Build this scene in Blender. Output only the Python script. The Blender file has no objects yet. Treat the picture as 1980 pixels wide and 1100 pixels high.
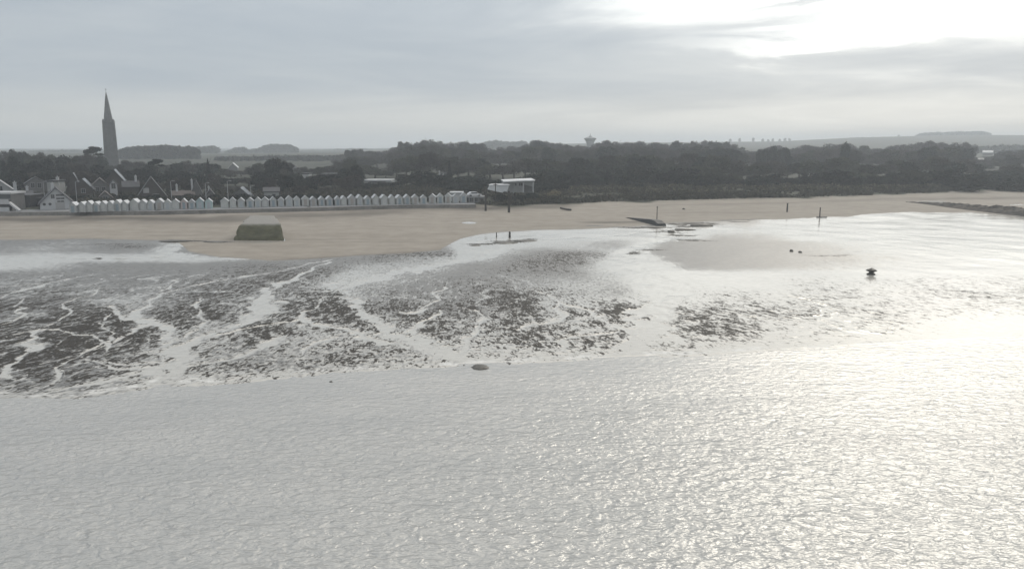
import bpy, math, random
import numpy as np
from mathutils import Vector, Matrix
R = math.radians
PI = math.pi
sc = bpy.context.scene
C = sc.collection

# ------------------------------------------------------------------ camera
CAM_H = 20.0
FOC = 1554.0                 # focal length in pixels of the 1980-wide photograph
PITCH = math.atan((550 - 280) / FOC)
cam_d = bpy.data.cameras.new('camera')
cam = bpy.data.objects.new('camera', cam_d); C.objects.link(cam)
cam.location = (0, 0, CAM_H)
cam.rotation_euler = (PI / 2 - PITCH, 0, 0)
cam_d.sensor_width = 36.0
cam_d.lens = 36.0 * FOC / 1980.0
cam_d.clip_start = 0.5
cam_d.clip_end = 20000
sc.camera = cam
sc.view_settings.view_transform = 'Standard'
sc.view_settings.look = 'None'
sc.view_settings.gamma = 1
sc.view_settings.exposure = 0.0
sc.render.resolution_x = 1024
sc.render.resolution_y = 568
sc.cycles.volume_bounces = 1
sc.cycles.max_bounces = 6
sc.cycles.transparent_max_bounces = 16
sc.cycles.sample_clamp_indirect = 4.0

# ------------------------------------------------------------------ sky + sun
SUN_AZ = R(29.0)      # to the right of the view direction (+Y)
SUN_EL = R(29.0)
SUN_DIR = Vector((math.sin(SUN_AZ) * math.cos(SUN_EL), math.cos(SUN_AZ) * math.cos(SUN_EL), math.sin(SUN_EL)))
w = bpy.data.worlds.new('World'); sc.world = w; w.use_nodes = True
nt = w.node_tree; nt.nodes.clear()


class NT:
    """tiny node-graph helper"""
    def __init__(s, tree): s.t = tree
    def n(s, typ, props=None, **ins):
        nd = s.t.nodes.new(typ)
        for k, v in (props or {}).items(): setattr(nd, k, v)
        for k, v in ins.items():
            key = int(k[1:]) if k[0] == '_' and k[1:].isdigit() else k.replace('_', ' ')
            s.set(nd.inputs[key], v)
        return nd
    def set(s, sock, v):
        if isinstance(v, bpy.types.NodeSocket): s.t.links.new(v, sock)
        else: sock.default_value = v
    def m(s, op, a, b=None, c=None, clamp=False):
        nd = s.t.nodes.new('ShaderNodeMath'); nd.operation = op; nd.use_clamp = clamp
        for i, v in enumerate((a, b, c)):
            if v is not None: s.set(nd.inputs[i], v)
        return nd.outputs[0]
    def vm(s, op, a, b=None):
        nd = s.t.nodes.new('ShaderNodeVectorMath'); nd.operation = op
        s.set(nd.inputs[0], a)
        if b is not None: s.set(nd.inputs[1], b)
        return nd.outputs[1] if op in ('DOT_PRODUCT', 'LENGTH') else nd.outputs[0]
    def mix(s, f, a, b, kind='RGBA', blend='MIX'):
        nd = s.t.nodes.new('ShaderNodeMix'); nd.data_type = kind
        if kind == 'RGBA': nd.blend_type = blend; i = (0, 6, 7); o = 2
        else: i = (0, 2, 3); o = 0
        s.set(nd.inputs[i[0]], f); s.set(nd.inputs[i[1]], a); s.set(nd.inputs[i[2]], b)
        return nd.outputs[o]
    def noise(s, vec, scale, detail=3.0, rough=0.55, dist=0.0, dim='3D'):
        nd = s.t.nodes.new('ShaderNodeTexNoise'); nd.noise_dimensions = dim
        s.set(nd.inputs['Vector'], vec); nd.inputs['Scale'].default_value = scale
        nd.inputs['Detail'].default_value = detail; nd.inputs['Roughness'].default_value = rough
        nd.inputs['Distortion'].default_value = dist
        return nd.outputs['Fac']
    def step(s, v, lo, hi, a=0.0, b=1.0):
        nd = s.t.nodes.new('ShaderNodeMapRange'); nd.interpolation_type = 'SMOOTHSTEP'
        s.set(nd.inputs[0], v)
        for i, x in ((1, lo), (2, hi), (3, a), (4, b)): s.set(nd.inputs[i], x)
        return nd.outputs[0]
    def mapping(s, vec, scale=(1, 1, 1), rot=(0, 0, 0), loc=(0, 0, 0)):
        nd = s.t.nodes.new('ShaderNodeMapping')
        s.set(nd.inputs[0], vec)
        nd.inputs[1].default_value = loc; nd.inputs[2].default_value = rot; nd.inputs[3].default_value = scale
        return nd.outputs[0]


def col(r, g, b): return (r, g, b, 1.0)


g = NT(nt)
sky = g.n('ShaderNodeTexSky', {'sky_type': 'NISHITA', 'sun_disc': False, 'sun_elevation': SUN_EL, 'sun_rotation': SUN_AZ,
                               'air_density': 1.0, 'dust_density': 2.0})
D = g.vm('NORMALIZE', g.n('ShaderNodeTexCoord').outputs['Generated'])
sep = g.n('ShaderNodeSeparateXYZ', None, _0=D)
dz = g.m('MAXIMUM', sep.outputs[2], 0.0)
den = g.m('ADD', dz, 0.10)
px = g.m('DIVIDE', sep.outputs[0], den); py = g.m('DIVIDE', sep.outputs[1], den)
P = g.n('ShaderNodeCombineXYZ', None, _0=px, _1=py).outputs[0]
sdot = g.m('MAXIMUM', g.vm('DOT_PRODUCT', D, tuple(SUN_DIR)), 0.0)
glow_wide = g.m('POWER', sdot, 5.0)
glow_mid = g.m('POWER', sdot, 40.0)
n_big = g.noise(g.mapping(P, (0.8, 0.75, 1), (0, 0, R(20)), (3.1, 0.4, 0)), 0.50, 5.0, 0.5, 0.9)
n_fine = g.noise(g.mapping(P, (0.8, 1.0, 1), (0, 0, R(-24)), (7.7, 2.2, 0)), 1.2, 6.0, 0.55, 0.6)
cloud = g.m('ADD', g.m('MULTIPLY', n_big, 0.7), g.m('MULTIPLY', n_fine, 0.3))
thin = g.step(cloud, 0.30, 0.74)                      # thin places let the sun's light through
# a band of thicker stratus low over the land
band = g.m('MULTIPLY', g.step(dz, 0.02, 0.07), g.step(dz, 0.20, 0.13))
thin = g.m('MULTIPLY', thin, g.m('SUBTRACT', 1.0, g.m('MULTIPLY', band, 0.55)))
hz = g.step(dz, 0.075, 0.012)                              # brighter rim near the horizon
base_c = g.mix(g.step(cloud, 0.35, 0.7), col(0.415, 0.475, 0.538), col(0.53, 0.575, 0.61))
base_c = g.mix(g.m('MULTIPLY', hz, 0.85), base_c, col(0.68, 0.69, 0.66))
az = g.m('ARCTAN2', sep.outputs[0], sep.outputs[1])
wob = g.m('ADD', g.m('MULTIPLY', g.m('SUBTRACT', n_fine, 0.5), 0.22), g.m('MULTIPLY', g.m('SUBTRACT', n_big, 0.5), 0.15))
def patch(a0, e0, ra, re):
    'soft-edged elongated opening or streak in the cloud deck at azimuth a0, height e0'
    x_ = g.m('DIVIDE', g.m('ADD', g.m('SUBTRACT', az, a0), wob), ra); y_ = g.m('DIVIDE', g.m('ADD', g.m('SUBTRACT', dz, e0), g.m('MULTIPLY', wob, 0.5)), re)
    r2_ = g.m('ADD', g.m('MULTIPLY', x_, x_), g.m('MULTIPLY', y_, y_))
    return g.m('EXPONENT', g.m('MULTIPLY', r2_, -1.0))
opening = g.m('ADD', g.m('ADD', g.m('MULTIPLY', patch(0.19, 0.178, 0.15, 0.030), 0.8), patch(0.36, 0.120, 0.12, 0.010)), g.m('MULTIPLY', patch(0.55, 0.165, 0.20, 0.055), 1.3))
streak = g.m('ADD', patch(0.36, 0.165, 0.07, 0.010), g.m('MULTIPLY', patch(0.27, 0.135, 0.05, 0.010), 0.6))
thin = g.m('ADD', thin, g.m('MULTIPLY', opening, 0.9))
thin = g.m('MULTIPLY', thin, g.m('SUBTRACT', 1.0, g.m('MULTIPLY', streak, 0.8), clamp=True))
thin = g.mix(g.step(dz, 0.22, 0.34), thin, 0.6, 'FLOAT')
ti = g.m('ADD', 0.16, g.m('MULTIPLY', thin, 0.9))
k1 = g.m('MULTIPLY', glow_wide, g.m('MULTIPLY', ti, 1.1))
k2 = g.m('MULTIPLY', glow_mid, g.m('MULTIPLY', g.m('ADD', ti, 0.3), 0.9))
k = g.m('MULTIPLY', g.m('ADD', k1, k2), g.m('SUBTRACT', 1.0, g.m('MULTIPLY', g.step(dz, 0.16, 0.09), 0.50)))
k = g.m('ADD', k, g.m('MULTIPLY', g.m('MULTIPLY', opening, g.m('SUBTRACT', 1.0, streak, clamp=True)), g.step(sdot, 0.80, 0.96, 0.0, 0.28)))
gl = g.vm('MULTIPLY', g.n('ShaderNodeCombineXYZ', None, _0=k, _1=k, _2=k).outputs[0], (1.0, 0.965, 0.87))
cl = g.vm('ADD', base_c, gl)
# overhead the cloud deck is brighter than at the horizon
zen = g.m('ADD', 1.0, g.m('MULTIPLY', g.step(dz, 0.20, 0.7), 0.75))
cl = g.vm('MULTIPLY', cl, g.n('ShaderNodeCombineXYZ', None, _0=g.m('MULTIPLY', zen, g.step(dz, 0.16, 0.4, 1.0, 1.08)), _1=zen, _2=g.m('MULTIPLY', zen, g.step(dz, 0.16, 0.4, 1.0, 0.94))).outputs[0])
bg_sky = g.n('ShaderNodeBackground', None, Color=sky.outputs[0], Strength=0.08)
bg_cl = g.n('ShaderNodeBackground', None, Color=cl, Strength=1.0)
ms = g.n('ShaderNodeMixShader', None, _0=0.92, _1=bg_sky.outputs[0], _2=bg_cl.outputs[0])
g.n('ShaderNodeOutputWorld', None, _0=ms.outputs[0])

sun_d = bpy.data.lights.new('sun', 'SUN'); sun_d.energy = 0.62; sun_d.angle = R(28); sun_d.color = (1.0, 0.93, 0.80)
sun = bpy.data.objects.new('sun', sun_d); C.objects.link(sun)
sun.rotation_euler = (-SUN_DIR).to_track_quat('-Z', 'Y').to_euler()

# ------------------------------------------------------------------ photograph pixel -> world helpers
cp, sp = math.cos(PITCH), math.sin(PITCH)
def ray(u, v):
    x = (u - 990) / FOC; y = (550 - v) / FOC
    return x, cp + y * sp, -sp + y * cp
def at(u, v, z):
    """the point of the horizontal plane z seen at pixel (u, v)"""
    dx, dy, dzz = ray(u, v); k = (z - CAM_H) / dzz
    return Vector((dx * k, dy * k, z))
def atY(u, v, Y):
    dx, dy, dzz = ray(u, v); k = Y / dy
    return Vector((dx * k, Y, CAM_H + dzz * k))
def tcol(u, v): dx, dy, _ = ray(u, v); return dx / dy

# ------------------------------------------------------------------ value noise (numpy)
_rng = np.random.RandomState(7)
_perm = _rng.rand(256, 256).astype(np.float32)
def vnoise(x, y):
    xi = np.floor(x).astype(np.int64); yi = np.floor(y).astype(np.int64)
    fx = x - xi; fy = y - yi
    fx = fx * fx * (3 - 2 * fx); fy = fy * fy * (3 - 2 * fy)
    a = _perm[xi & 255, yi & 255]; b = _perm[(xi + 1) & 255, yi & 255]
    c = _perm[xi & 255, (yi + 1) & 255]; d = _perm[(xi + 1) & 255, (yi + 1) & 255]
    return (a * (1 - fx) + b * fx) * (1 - fy) + (c * (1 - fx) + d * fx) * fy
def fbm(x, y, o=4):
    s = 0; a = 0.5; t = 0
    for i in range(o):
        s = s + a * vnoise(x + 17.3 * i, y - 9.1 * i); t += a; a *= 0.5; x = x * 2.03; y = y * 2.03
    return s / t
def sstep(e0, e1, x):
    t = np.clip((x - e0) / (e1 - e0), 0, 1); return t * t * (3 - 2 * t)

# ------------------------------------------------------------------ terrain height
Z_FOOT = 1.65        # sand level at the foot of the sea wall / dunes
Z_PROM = 2.62        # promenade level
WATER_PX = [(-400, 800), (0, 768), (150, 768), (300, 747), (420, 742), (640, 719), (800, 711), (1000, 701), (1180, 693), (1400, 684), (1600, 672),
            (1800, 660), (1980, 652), (2400, 630)]
FOOT_PX = [(-400, 421), (0, 418), (300, 416), (600, 409), (800, 403), (930, 402), (1000, 402), (1120, 397), (1250, 393), (1400, 389), (1580, 385),
           (1660, 382), (1760, 378), (1860, 372), (1980, 367), (2400, 356)]
LANDV_PX = [(-400, 291), (0, 290), (480, 292), (570, 291), (720, 289), (900, 283), (1000, 278), (1100, 278), (1350, 275), (1500, 274), (1650, 267),
            (1780, 264), (1900, 262), (1980, 262), (2400, 262)]
_wt = np.array([at(u, v, 0) for u, v in WATER_PX]); _ft = np.array([at(u, v, Z_FOOT) for u, v in FOOT_PX])
_wa = (_wt[:, 0] / _wt[:, 1], _wt[:, 1]); _fa = (_ft[:, 0] / _ft[:, 1], _ft[:, 1])
_la = (np.array([tcol(u, v) for u, v in LANDV_PX]), np.array([atY(u, v, 2500).z for u, v in LANDV_PX]))
def Yw(t): return np.interp(t, *_wa)
def Yf(t): return np.interp(t, *_fa)
T_DUNE0, T_DUNE1 = tcol(905, 400), tcol(960, 400)
def height(X, Y):
    X = np.asarray(X, float); Y = np.maximum(np.asarray(Y, float), 1.0)
    t = X / Y; yw = Yw(t); yf = Yf(t)
    s = (Y - yw) / (yf - yw)
    z = np.interp(s, [-0.5, -0.1, 0, 0.1, 0.45, 0.62, 1.0], [-0.9, -0.45, 0.0, 0.05, 0.22, 0.45, Z_FOOT])
    b = Y - yf
    wall = np.interp(b, [0.6, 1.6, 14, 60, 300, 900], [Z_FOOT, 2.5, 2.7, 3.2, 5.0, 8.0])
    dune = np.interp(b, [0.0, 6, 18, 40, 80, 300, 900], [Z_FOOT, 2.3, 3.2, 3.4, 3.6, 5.2, 8.0])
    dune = dune + (fbm(X * 0.07, Y * 0.07, 3) - 0.5) * 1.6 * sstep(0, 12, b) * (1 - sstep(60, 160, b))
    k = sstep(T_DUNE0, T_DUNE1, t)
    land = wall * (1 - k) + dune * k
    far = np.interp(t, *_la)
    m = sstep(800, 2500, Y)
    land = land * (1 - m) + far * m + (fbm(X * 0.002, Y * 0.002, 3) - 0.5) * 6 * sstep(900, 1600, Y) * (1 - sstep(2000, 2500, Y))
    land = land - sstep(2600, 4500, Y) * 6
    return np.where(b > 0, land, z)
def hz1(X, Y): return float(height(np.array([X]), np.array([Y]))[0])
def gat(u, v):
    """the point of the ground seen at pixel (u, v)"""
    dx, dy, dzz = ray(u, v)
    lo, hi = 15.0, 6000.0; prev = lo
    Ys = np.concatenate([np.linspace(20, 400, 1500), np.linspace(401, 4400, 1500)])
    zz = CAM_H + dzz / dy * Ys; hh = height(dx / dy * Ys, Ys)
    i = np.argmax(zz < hh)
    if not (zz < hh).any(): i = -1
    return Vector((dx / dy * Ys[i], Ys[i], hh[i]))

# ------------------------------------------------------------------ object helpers
def tag(o, label=None, cat=None, group=None, kind=None):
    if label: o['label'] = label
    if cat: o['category'] = cat
    if group: o['group'] = group
    if kind: o['kind'] = kind
    return o
def empty(name, loc, rz=0.0, label=None, cat=None, group=None):
    o = bpy.data.objects.new(name, None); C.objects.link(o)
    o.location = loc; o.rotation_euler = (0, 0, rz); o.empty_display_size = 0.5
    return tag(o, label, cat, group)
class MB:
    def __init__(s): s.v = []; s.f = []
    def add(s, vs, fs):
        k = len(s.v); s.v += [tuple(p) for p in vs]; s.f += [tuple(i + k for i in f) for f in fs]; return s
    def box(s, x0, x1, y0, y1, z0, z1):
        return s.add([(x0, y0, z0), (x1, y0, z0), (x1, y1, z0), (x0, y1, z0), (x0, y0, z1), (x1, y0, z1), (x1, y1, z1), (x0, y1, z1)],
                     [(0, 3, 2, 1), (4, 5, 6, 7), (0, 1, 5, 4), (1, 2, 6, 5), (2, 3, 7, 6), (3, 0, 4, 7)])
    def hexa(s, p8):
        return s.add(p8, [(0, 3, 2, 1), (4, 5, 6, 7), (0, 1, 5, 4), (1, 2, 6, 5), (2, 3, 7, 6), (3, 0, 4, 7)])
    def tube(s, pts, rad, n=7, cap=True):
        pts = [Vector(p) for p in pts]; rings = []
        for i, p in enumerate(pts):
            d = (pts[min(i + 1, len(pts) - 1)] - pts[max(i - 1, 0)]).normalized()
            a = d.orthogonal().normalized() if abs(d.z) < 0.999 else Vector((1, 0, 0)); b = d.cross(a)
            r = rad[i] if isinstance(rad, (list, tuple)) else rad
            rings.append([p + (a * math.cos(2 * PI * j / n) + b * math.sin(2 * PI * j / n)) * r for j in range(n)])
        vs = [q for r_ in rings for q in r_]; fs = []
        for i in range(len(pts) - 1):
            for j in range(n):
                fs.append((i * n + j, i * n + (j + 1) % n, (i + 1) * n + (j + 1) % n, (i + 1) * n + j))
        if cap: fs += [tuple(range(n))[::-1], tuple((len(pts) - 1) * n + j for j in range(n))]
        return s.add(vs, fs)
    def lathe(s, prof, n=8, c=(0, 0, 0), rot=0.0):
        vs = []; fs = []
        for r_, z in prof:
            for j in range(n):
                a = rot + 2 * PI * j / n; vs.append((c[0] + r_ * math.cos(a), c[1] + r_ * math.sin(a), c[2] + z))
        for i in range(len(prof) - 1):
            for j in range(n): fs.append((i * n + j, i * n + (j + 1) % n, (i + 1) * n + (j + 1) % n, (i + 1) * n + j))
        fs += [tuple(range(n))[::-1], tuple((len(prof) - 1) * n + j for j in range(n))]
        return s.add(vs, fs)
    def mesh(s, name, mat, smooth=False):
        me = bpy.data.meshes.new(name); me.from_pydata(s.v, [], s.f); me.update()
        if mat: me.materials.append(mat)
        if smooth: me.polygons.foreach_set('use_smooth', [True] * len(me.polygons))
        return me
    def build(s, name, mat, parent=None, smooth=False):
        return link(name, s.mesh(name, mat, smooth), parent)
def link(name, me, parent=None):
    o = bpy.data.objects.new(name, me); C.objects.link(o)
    if parent: o.parent = parent
    return o

# ------------------------------------------------------------------ materials
def new_mat(name):
    m = bpy.data.materials.new(name); m.use_nodes = True; m.node_tree.nodes.clear(); return m, NT(m.node_tree)
def surf_mat(name, base, var=0.15, scale=0.6, rough=0.8, spec=0.3, tint=None, bump=0.0, bscale=4.0, metallic=0.0, rnd=0.0):
    """weathered surface: base colour broken by two scales of noise"""
    m, q = new_mat(name)
    ob = q.n('ShaderNodeTexCoord').outputs['Object']
    a = q.noise(ob, scale, 4, 0.6); b = q.noise(ob, scale * 7, 3, 0.6)
    t = q.m('ADD', q.m('MULTIPLY', a, 0.65), q.m('MULTIPLY', b, 0.35))
    lo = tuple(c * (1 - var) for c in base); hi = tuple(min(1, c * (1 + var)) for c in base)
    if tint: lo = tint
    c = q.mix(q.step(t, 0.35, 0.65), col(*lo), col(*hi))
    if rnd:
        r_ = q.n('ShaderNodeObjectInfo').outputs['Random']
        c = q.mix(1.0, c, q.n('ShaderNodeCombineXYZ', None, _0=q.m('ADD', 1 - rnd / 2, q.m('MULTIPLY', r_, rnd)), _1=q.m('ADD', 1 - rnd / 2, q.m('MULTIPLY', r_, rnd)),
                                   _2=q.m('ADD', 1 - rnd / 2, q.m('MULTIPLY', r_, rnd * 0.8))).outputs[0], blend='MULTIPLY')
    bs = q.n('ShaderNodeBsdfPrincipled', None, Base_Color=c, Roughness=rough, Metallic=metallic)
    bs.inputs['Specular IOR Level'].default_value = spec
    if bump:
        bn = q.n('ShaderNodeBump', None, Strength=bump, Distance=0.1, Height=q.noise(ob, bscale, 4, 0.6))
        q.t.links.new(bn.outputs[0], bs.inputs['Normal'])
    q.n('ShaderNodeOutputMaterial', None, _0=bs.outputs[0])
    return m

M = {}
M['white'] = surf_mat('white_paint', (0.40, 0.41, 0.42), 0.08, 0.8, 0.55)
M['club_white'] = surf_mat('bright_white_cladding', (0.58, 0.60, 0.61), 0.06, 0.8, 0.5)
M['hut'] = surf_mat('hut_white_paint', (0.38, 0.395, 0.40), 0.12, 1.5, 0.5, rnd=0.22)
M['hut_blue'] = surf_mat('hut_pale_blue_paint', (0.32, 0.41, 0.43), 0.08, 1.5, 0.5, rnd=0.2)
M['hut_pink'] = surf_mat('hut_pale_rose_paint', (0.42, 0.36, 0.36), 0.08, 1.5, 0.5, rnd=0.2)
M['hut_roof'] = surf_mat('hut_roof_felt', (0.50, 0.52, 0.54), 0.12, 1.5, 0.45)
M['hut_door'] = surf_mat('hut_door_paint', (0.34, 0.37, 0.39), 0.1, 2, 0.5)
M['render'] = surf_mat('lime_render', (0.30, 0.31, 0.31), 0.12, 0.4, 0.8)
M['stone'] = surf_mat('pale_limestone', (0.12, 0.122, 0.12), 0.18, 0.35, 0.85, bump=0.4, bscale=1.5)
M['dull'] = surf_mat('dull_grey_wall', (0.13, 0.13, 0.13), 0.18, 0.4, 0.85)
M['brown'] = surf_mat('brown_timber_wall', (0.06, 0.054, 0.05), 0.2, 0.6, 0.8)
M['darkwall'] = surf_mat('dark_stained_boarding', (0.022, 0.024, 0.03), 0.25, 0.6, 0.7)
M['slate'] = surf_mat('slate_roof', (0.04, 0.042, 0.047), 0.25, 0.9, 0.6, 0.3, bump=0.3, bscale=3)
M['slate_wet'] = surf_mat('glossy_slate_roof', (0.10, 0.105, 0.115), 0.2, 0.9, 0.22, 0.9, bump=0.15, bscale=3, metallic=0.35)
M['tile'] = surf_mat('weathered_tile_roof', (0.09, 0.075, 0.068), 0.25, 0.9, 0.6)
M['palezinc'] = surf_mat('pale_zinc_roof', (0.55, 0.56, 0.57), 0.08, 0.6, 0.35, 0.6, metallic=0.3)
M['glass'] = surf_mat('window_glass', (0.03, 0.035, 0.04), 0.2, 2, 0.12, 0.6)
M['frame'] = surf_mat('window_frame', (0.30, 0.30, 0.30), 0.05, 2, 0.5)
M['concrete'] = surf_mat('sea_wall_concrete', (0.15, 0.145, 0.135), 0.3, 0.25, 0.8, bump=0.4, bscale=1.2)
M['prom'] = surf_mat('promenade_concrete', (0.20, 0.205, 0.21), 0.15, 0.15, 0.7)
M['timber'] = surf_mat('wet_dark_timber', (0.028, 0.025, 0.022), 0.3, 1.5, 0.6)
M['pale_pole'] = surf_mat('grey_galvanised_pole', (0.30, 0.31, 0.32), 0.1, 2, 0.45)
M['rock'] = surf_mat('dark_wet_rock', (0.050, 0.046, 0.036), 0.4, 1.2, 0.45, 0.5, bump=0.8, bscale=3)
M['groyne'] = surf_mat('weedy_brown_rock', (0.065, 0.056, 0.046), 0.5, 0.35, 0.8, 0.2, tint=(0.028, 0.026, 0.023), bump=0.9, bscale=2)
M['wreck'] = surf_mat('black_weedy_concrete', (0.022, 0.023, 0.024), 0.35, 0.6, 0.6, 0.4, bump=0.6, bscale=2)
M['bark'] = surf_mat('grey_bark', (0.07, 0.062, 0.052), 0.25, 3, 0.9)
M['silver'] = surf_mat('silver_car_paint', (0.55, 0.56, 0.58), 0.03, 3, 0.25, 0.8, metallic=0.5)
M['rubber'] = surf_mat('tyre_rubber', (0.02, 0.02, 0.02), 0.1, 3, 0.8)
M['tawny'] = surf_mat('tawny_dune_grass', (0.16, 0.135, 0.085), 0.3, 0.8, 0.9)

def foliage(name, c1, c2, rnd=0.9):
    m, q = new_mat(name)
    ob = q.n('ShaderNodeTexCoord').outputs['Object']
    t = q.noise(ob, 0.35, 3, 0.6)
    c = q.mix(q.step(t, 0.35, 0.65), col(*c1), col(*c2))
    r_ = q.n('ShaderNodeObjectInfo').outputs['Random']
    k_ = q.m('ADD', 1 - rnd / 2, q.m('MULTIPLY', r_, rnd))
    c = q.mix(1.0, c, q.n('ShaderNodeCombineXYZ', None, _0=k_, _1=k_, _2=k_).outputs[0], blend='MULTIPLY')
    df = q.n('ShaderNodeBsdfDiffuse', None, Color=c)
    tr = q.n('ShaderNodeBsdfTranslucent', None, Color=c)
    mx = q.n('ShaderNodeMixShader', None, _0=0.25, _1=df.outputs[0], _2=tr.outputs[0])
    q.n('ShaderNodeOutputMaterial', None, _0=mx.outputs[0])
    return m
M['twigs'] = foliage('bare_brown_twigs', (0.036, 0.034, 0.033), (0.062, 0.056, 0.050))
M['olive'] = foliage('dull_olive_foliage', (0.034, 0.038, 0.030), (0.060, 0.063, 0.046))
M['evergreen'] = foliage('dark_evergreen_foliage', (0.012, 0.016, 0.015), (0.026, 0.034, 0.028))
M['scrub'] = foliage('dark_dune_scrub', (0.035, 0.037, 0.030), (0.070, 0.066, 0.050), 0.1)
M['grassy'] = foliage('pale_dune_grass', (0.10, 0.092, 0.070), (0.16, 0.145, 0.105), 0.1)
M['farwood'] = foliage('far_wood_foliage', (0.045, 0.05, 0.045), (0.075, 0.075, 0.065), 0.1)

# ---- block on the beach: olive weed low, the top's grey sheen painted in as a paler colour
m, q = new_mat('weedy_block_concrete')
ob = q.n('ShaderNodeTexCoord').outputs['Object']
zz = q.n('ShaderNodeSeparateXYZ', None, _0=ob).outputs[2]
nn = q.noise(q.mapping(ob, (0.5, 0.5, 1.2)), 0.8, 5, 0.65)
lvl = q.m('ADD', zz, q.m('MULTIPLY', q.m('SUBTRACT', nn, 0.5), 0.9))
cc = q.mix(q.step(nn, 0.35, 0.65), col(0.064, 0.064, 0.032), col(0.108, 0.104, 0.056))
cc = q.mix(q.step(lvl, 2.9, 3.6), cc, col(0.22, 0.21, 0.19))
bs = q.n('ShaderNodeBsdfPrincipled', None, Base_Color=cc, Roughness=0.62)
bs.inputs['Specular IOR Level'].default_value = 0.4
bn = q.n('ShaderNodeBump', None, Strength=0.5, Distance=0.15, Height=q.noise(ob, 1.6, 5, 0.65))
q.t.links.new(bn.outputs[0], bs.inputs['Normal'])
q.n('ShaderNodeOutputMaterial', None, _0=bs.outputs[0])
M['block'] = m

# ---- beach, tidal flats and land: one sheet
m, q = new_mat('beach_and_flats'); M['beach'] = m
geo = q.n('ShaderNodeNewGeometry').outputs['Position']
def attr(n_): return q.n('ShaderNodeAttribute', {'attribute_name': n_}).outputs['Fac']
a_weed, a_film, a_dry, a_land, a_dark = attr('weed'), attr('film'), attr('dry'), attr('land'), attr('dark')
gs = q.n('ShaderNodeSeparateXYZ', None, _0=geo)
# the drainage fans out towards the sea from a point on the upper beach
fx = q.m('MULTIPLY', q.m('ADD', gs.outputs[0], 15.0), q.m('ADD', 1.0, q.m('MULTIPLY', q.m('SUBTRACT', gs.outputs[1], 100.0), 0.008)))
fan = q.n('ShaderNodeCombineXYZ', None, _0=fx, _1=gs.outputs[1]).outputs[0]
pw = q.mapping(fan, (0.85, 0.36, 1))
n1 = q.noise(pw, 1.5, 4, 0.65, 0.4)
n2 = q.noise(q.mapping(fan, (0.9, 0.40, 1)), 4.2, 3, 0.65, 0.2)
nw = q.m('ADD', q.m('MULTIPLY', n1, 0.5), q.m('MULTIPLY', n2, 0.5))
# weed clumps: the local cover decides how much of the noise is above the threshold
thr = q.m('SUBTRACT', 0.61, q.m('MULTIPLY', a_weed, 0.185))
weed = q.m('MULTIPLY', q.step(nw, q.m('SUBTRACT', thr, 0.035), q.m('ADD', thr, 0.035)), q.step(a_weed, 0.02, 0.12))
n3 = q.noise(geo, 0.25, 4, 0.6)
n4 = q.noise(q.mapping(geo, (0.5, 1, 1)), 1.9, 4, 0.6)
weed_c = q.mix(q.step(n2, 0.35, 0.65), col(0.015, 0.013, 0.011), col(0.046, 0.040, 0.032))
wet_c = q.mix(q.step(n4, 0.3, 0.7), col(0.085, 0.082, 0.077), col(0.155, 0.150, 0.140))
sand_n = q.m('ADD', q.m('MULTIPLY', n3, 0.6), q.m('MULTIPLY', q.noise(q.mapping(geo, (0.05, 0.6, 1)), 0.5, 5, 0.6), 0.4))
sand_c = q.mix(q.step(sand_n, 0.32, 0.68), col(0.250, 0.224, 0.190), col(0.320, 0.290, 0.250))
# strand lines and darker damp sand (attribute 'dark')
wr = q.noise(q.mapping(geo, (0.12, 0.9, 1), (0, 0, R(4))), 1.3, 5, 0.7, 0.6)
sand_c = q.mix(q.m('MULTIPLY', q.step(wr, 0.60, 0.70), 0.5), sand_c, col(0.13, 0.115, 0.095))
sand_c = q.mix(a_dark, sand_c, col(0.085, 0.076, 0.065))
land_c = q.mix(q.step(q.noise(geo, 0.05, 5, 0.6), 0.35, 0.65), col(0.032, 0.036, 0.026), col(0.055, 0.058, 0.042))
grd_c = q.mix(a_dry, wet_c, sand_c)
grd_c = q.mix(a_land, grd_c, land_c)
rip = q.noise(q.mapping(geo, (0.6, 2.2, 1), (0, 0, R(8))), 2.2, 2, 0.5)
bmp = q.n('ShaderNodeBump', None, Strength=0.25, Distance=0.05, Height=q.m('ADD', rip, n4))
ground = q.n('ShaderNodeBsdfPrincipled', None, Base_Color=grd_c, Roughness=q.mix(q.m('MAXIMUM', a_dry, a_land), 0.38, 0.85, 'FLOAT'), Normal=bmp.outputs[0])
q.t.links.new(q.mix(q.m('MAXIMUM', a_dry, a_land), 0.55, 0.12, 'FLOAT'), ground.inputs['Specular IOR Level'])
weeds = q.n('ShaderNodeBsdfPrincipled', None, Base_Color=weed_c, Roughness=0.65)
weeds.inputs['Specular IOR Level'].default_value = 0.15
bw = q.n('ShaderNodeBump', None, Strength=0.9, Distance=0.25, Height=nw); q.t.links.new(bw.outputs[0], weeds.inputs['Normal'])
# thin standing water over silt
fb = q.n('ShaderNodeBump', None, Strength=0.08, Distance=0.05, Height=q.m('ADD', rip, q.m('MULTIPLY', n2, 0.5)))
film = q.n('ShaderNodeBsdfPrincipled', None, Base_Color=q.mix(q.step(n4, 0.3, 0.7), col(0.52, 0.50, 0.455), col(0.60, 0.58, 0.53)), Roughness=0.12, Metallic=0.30, IOR=1.33, Normal=fb.outputs[0])
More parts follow.
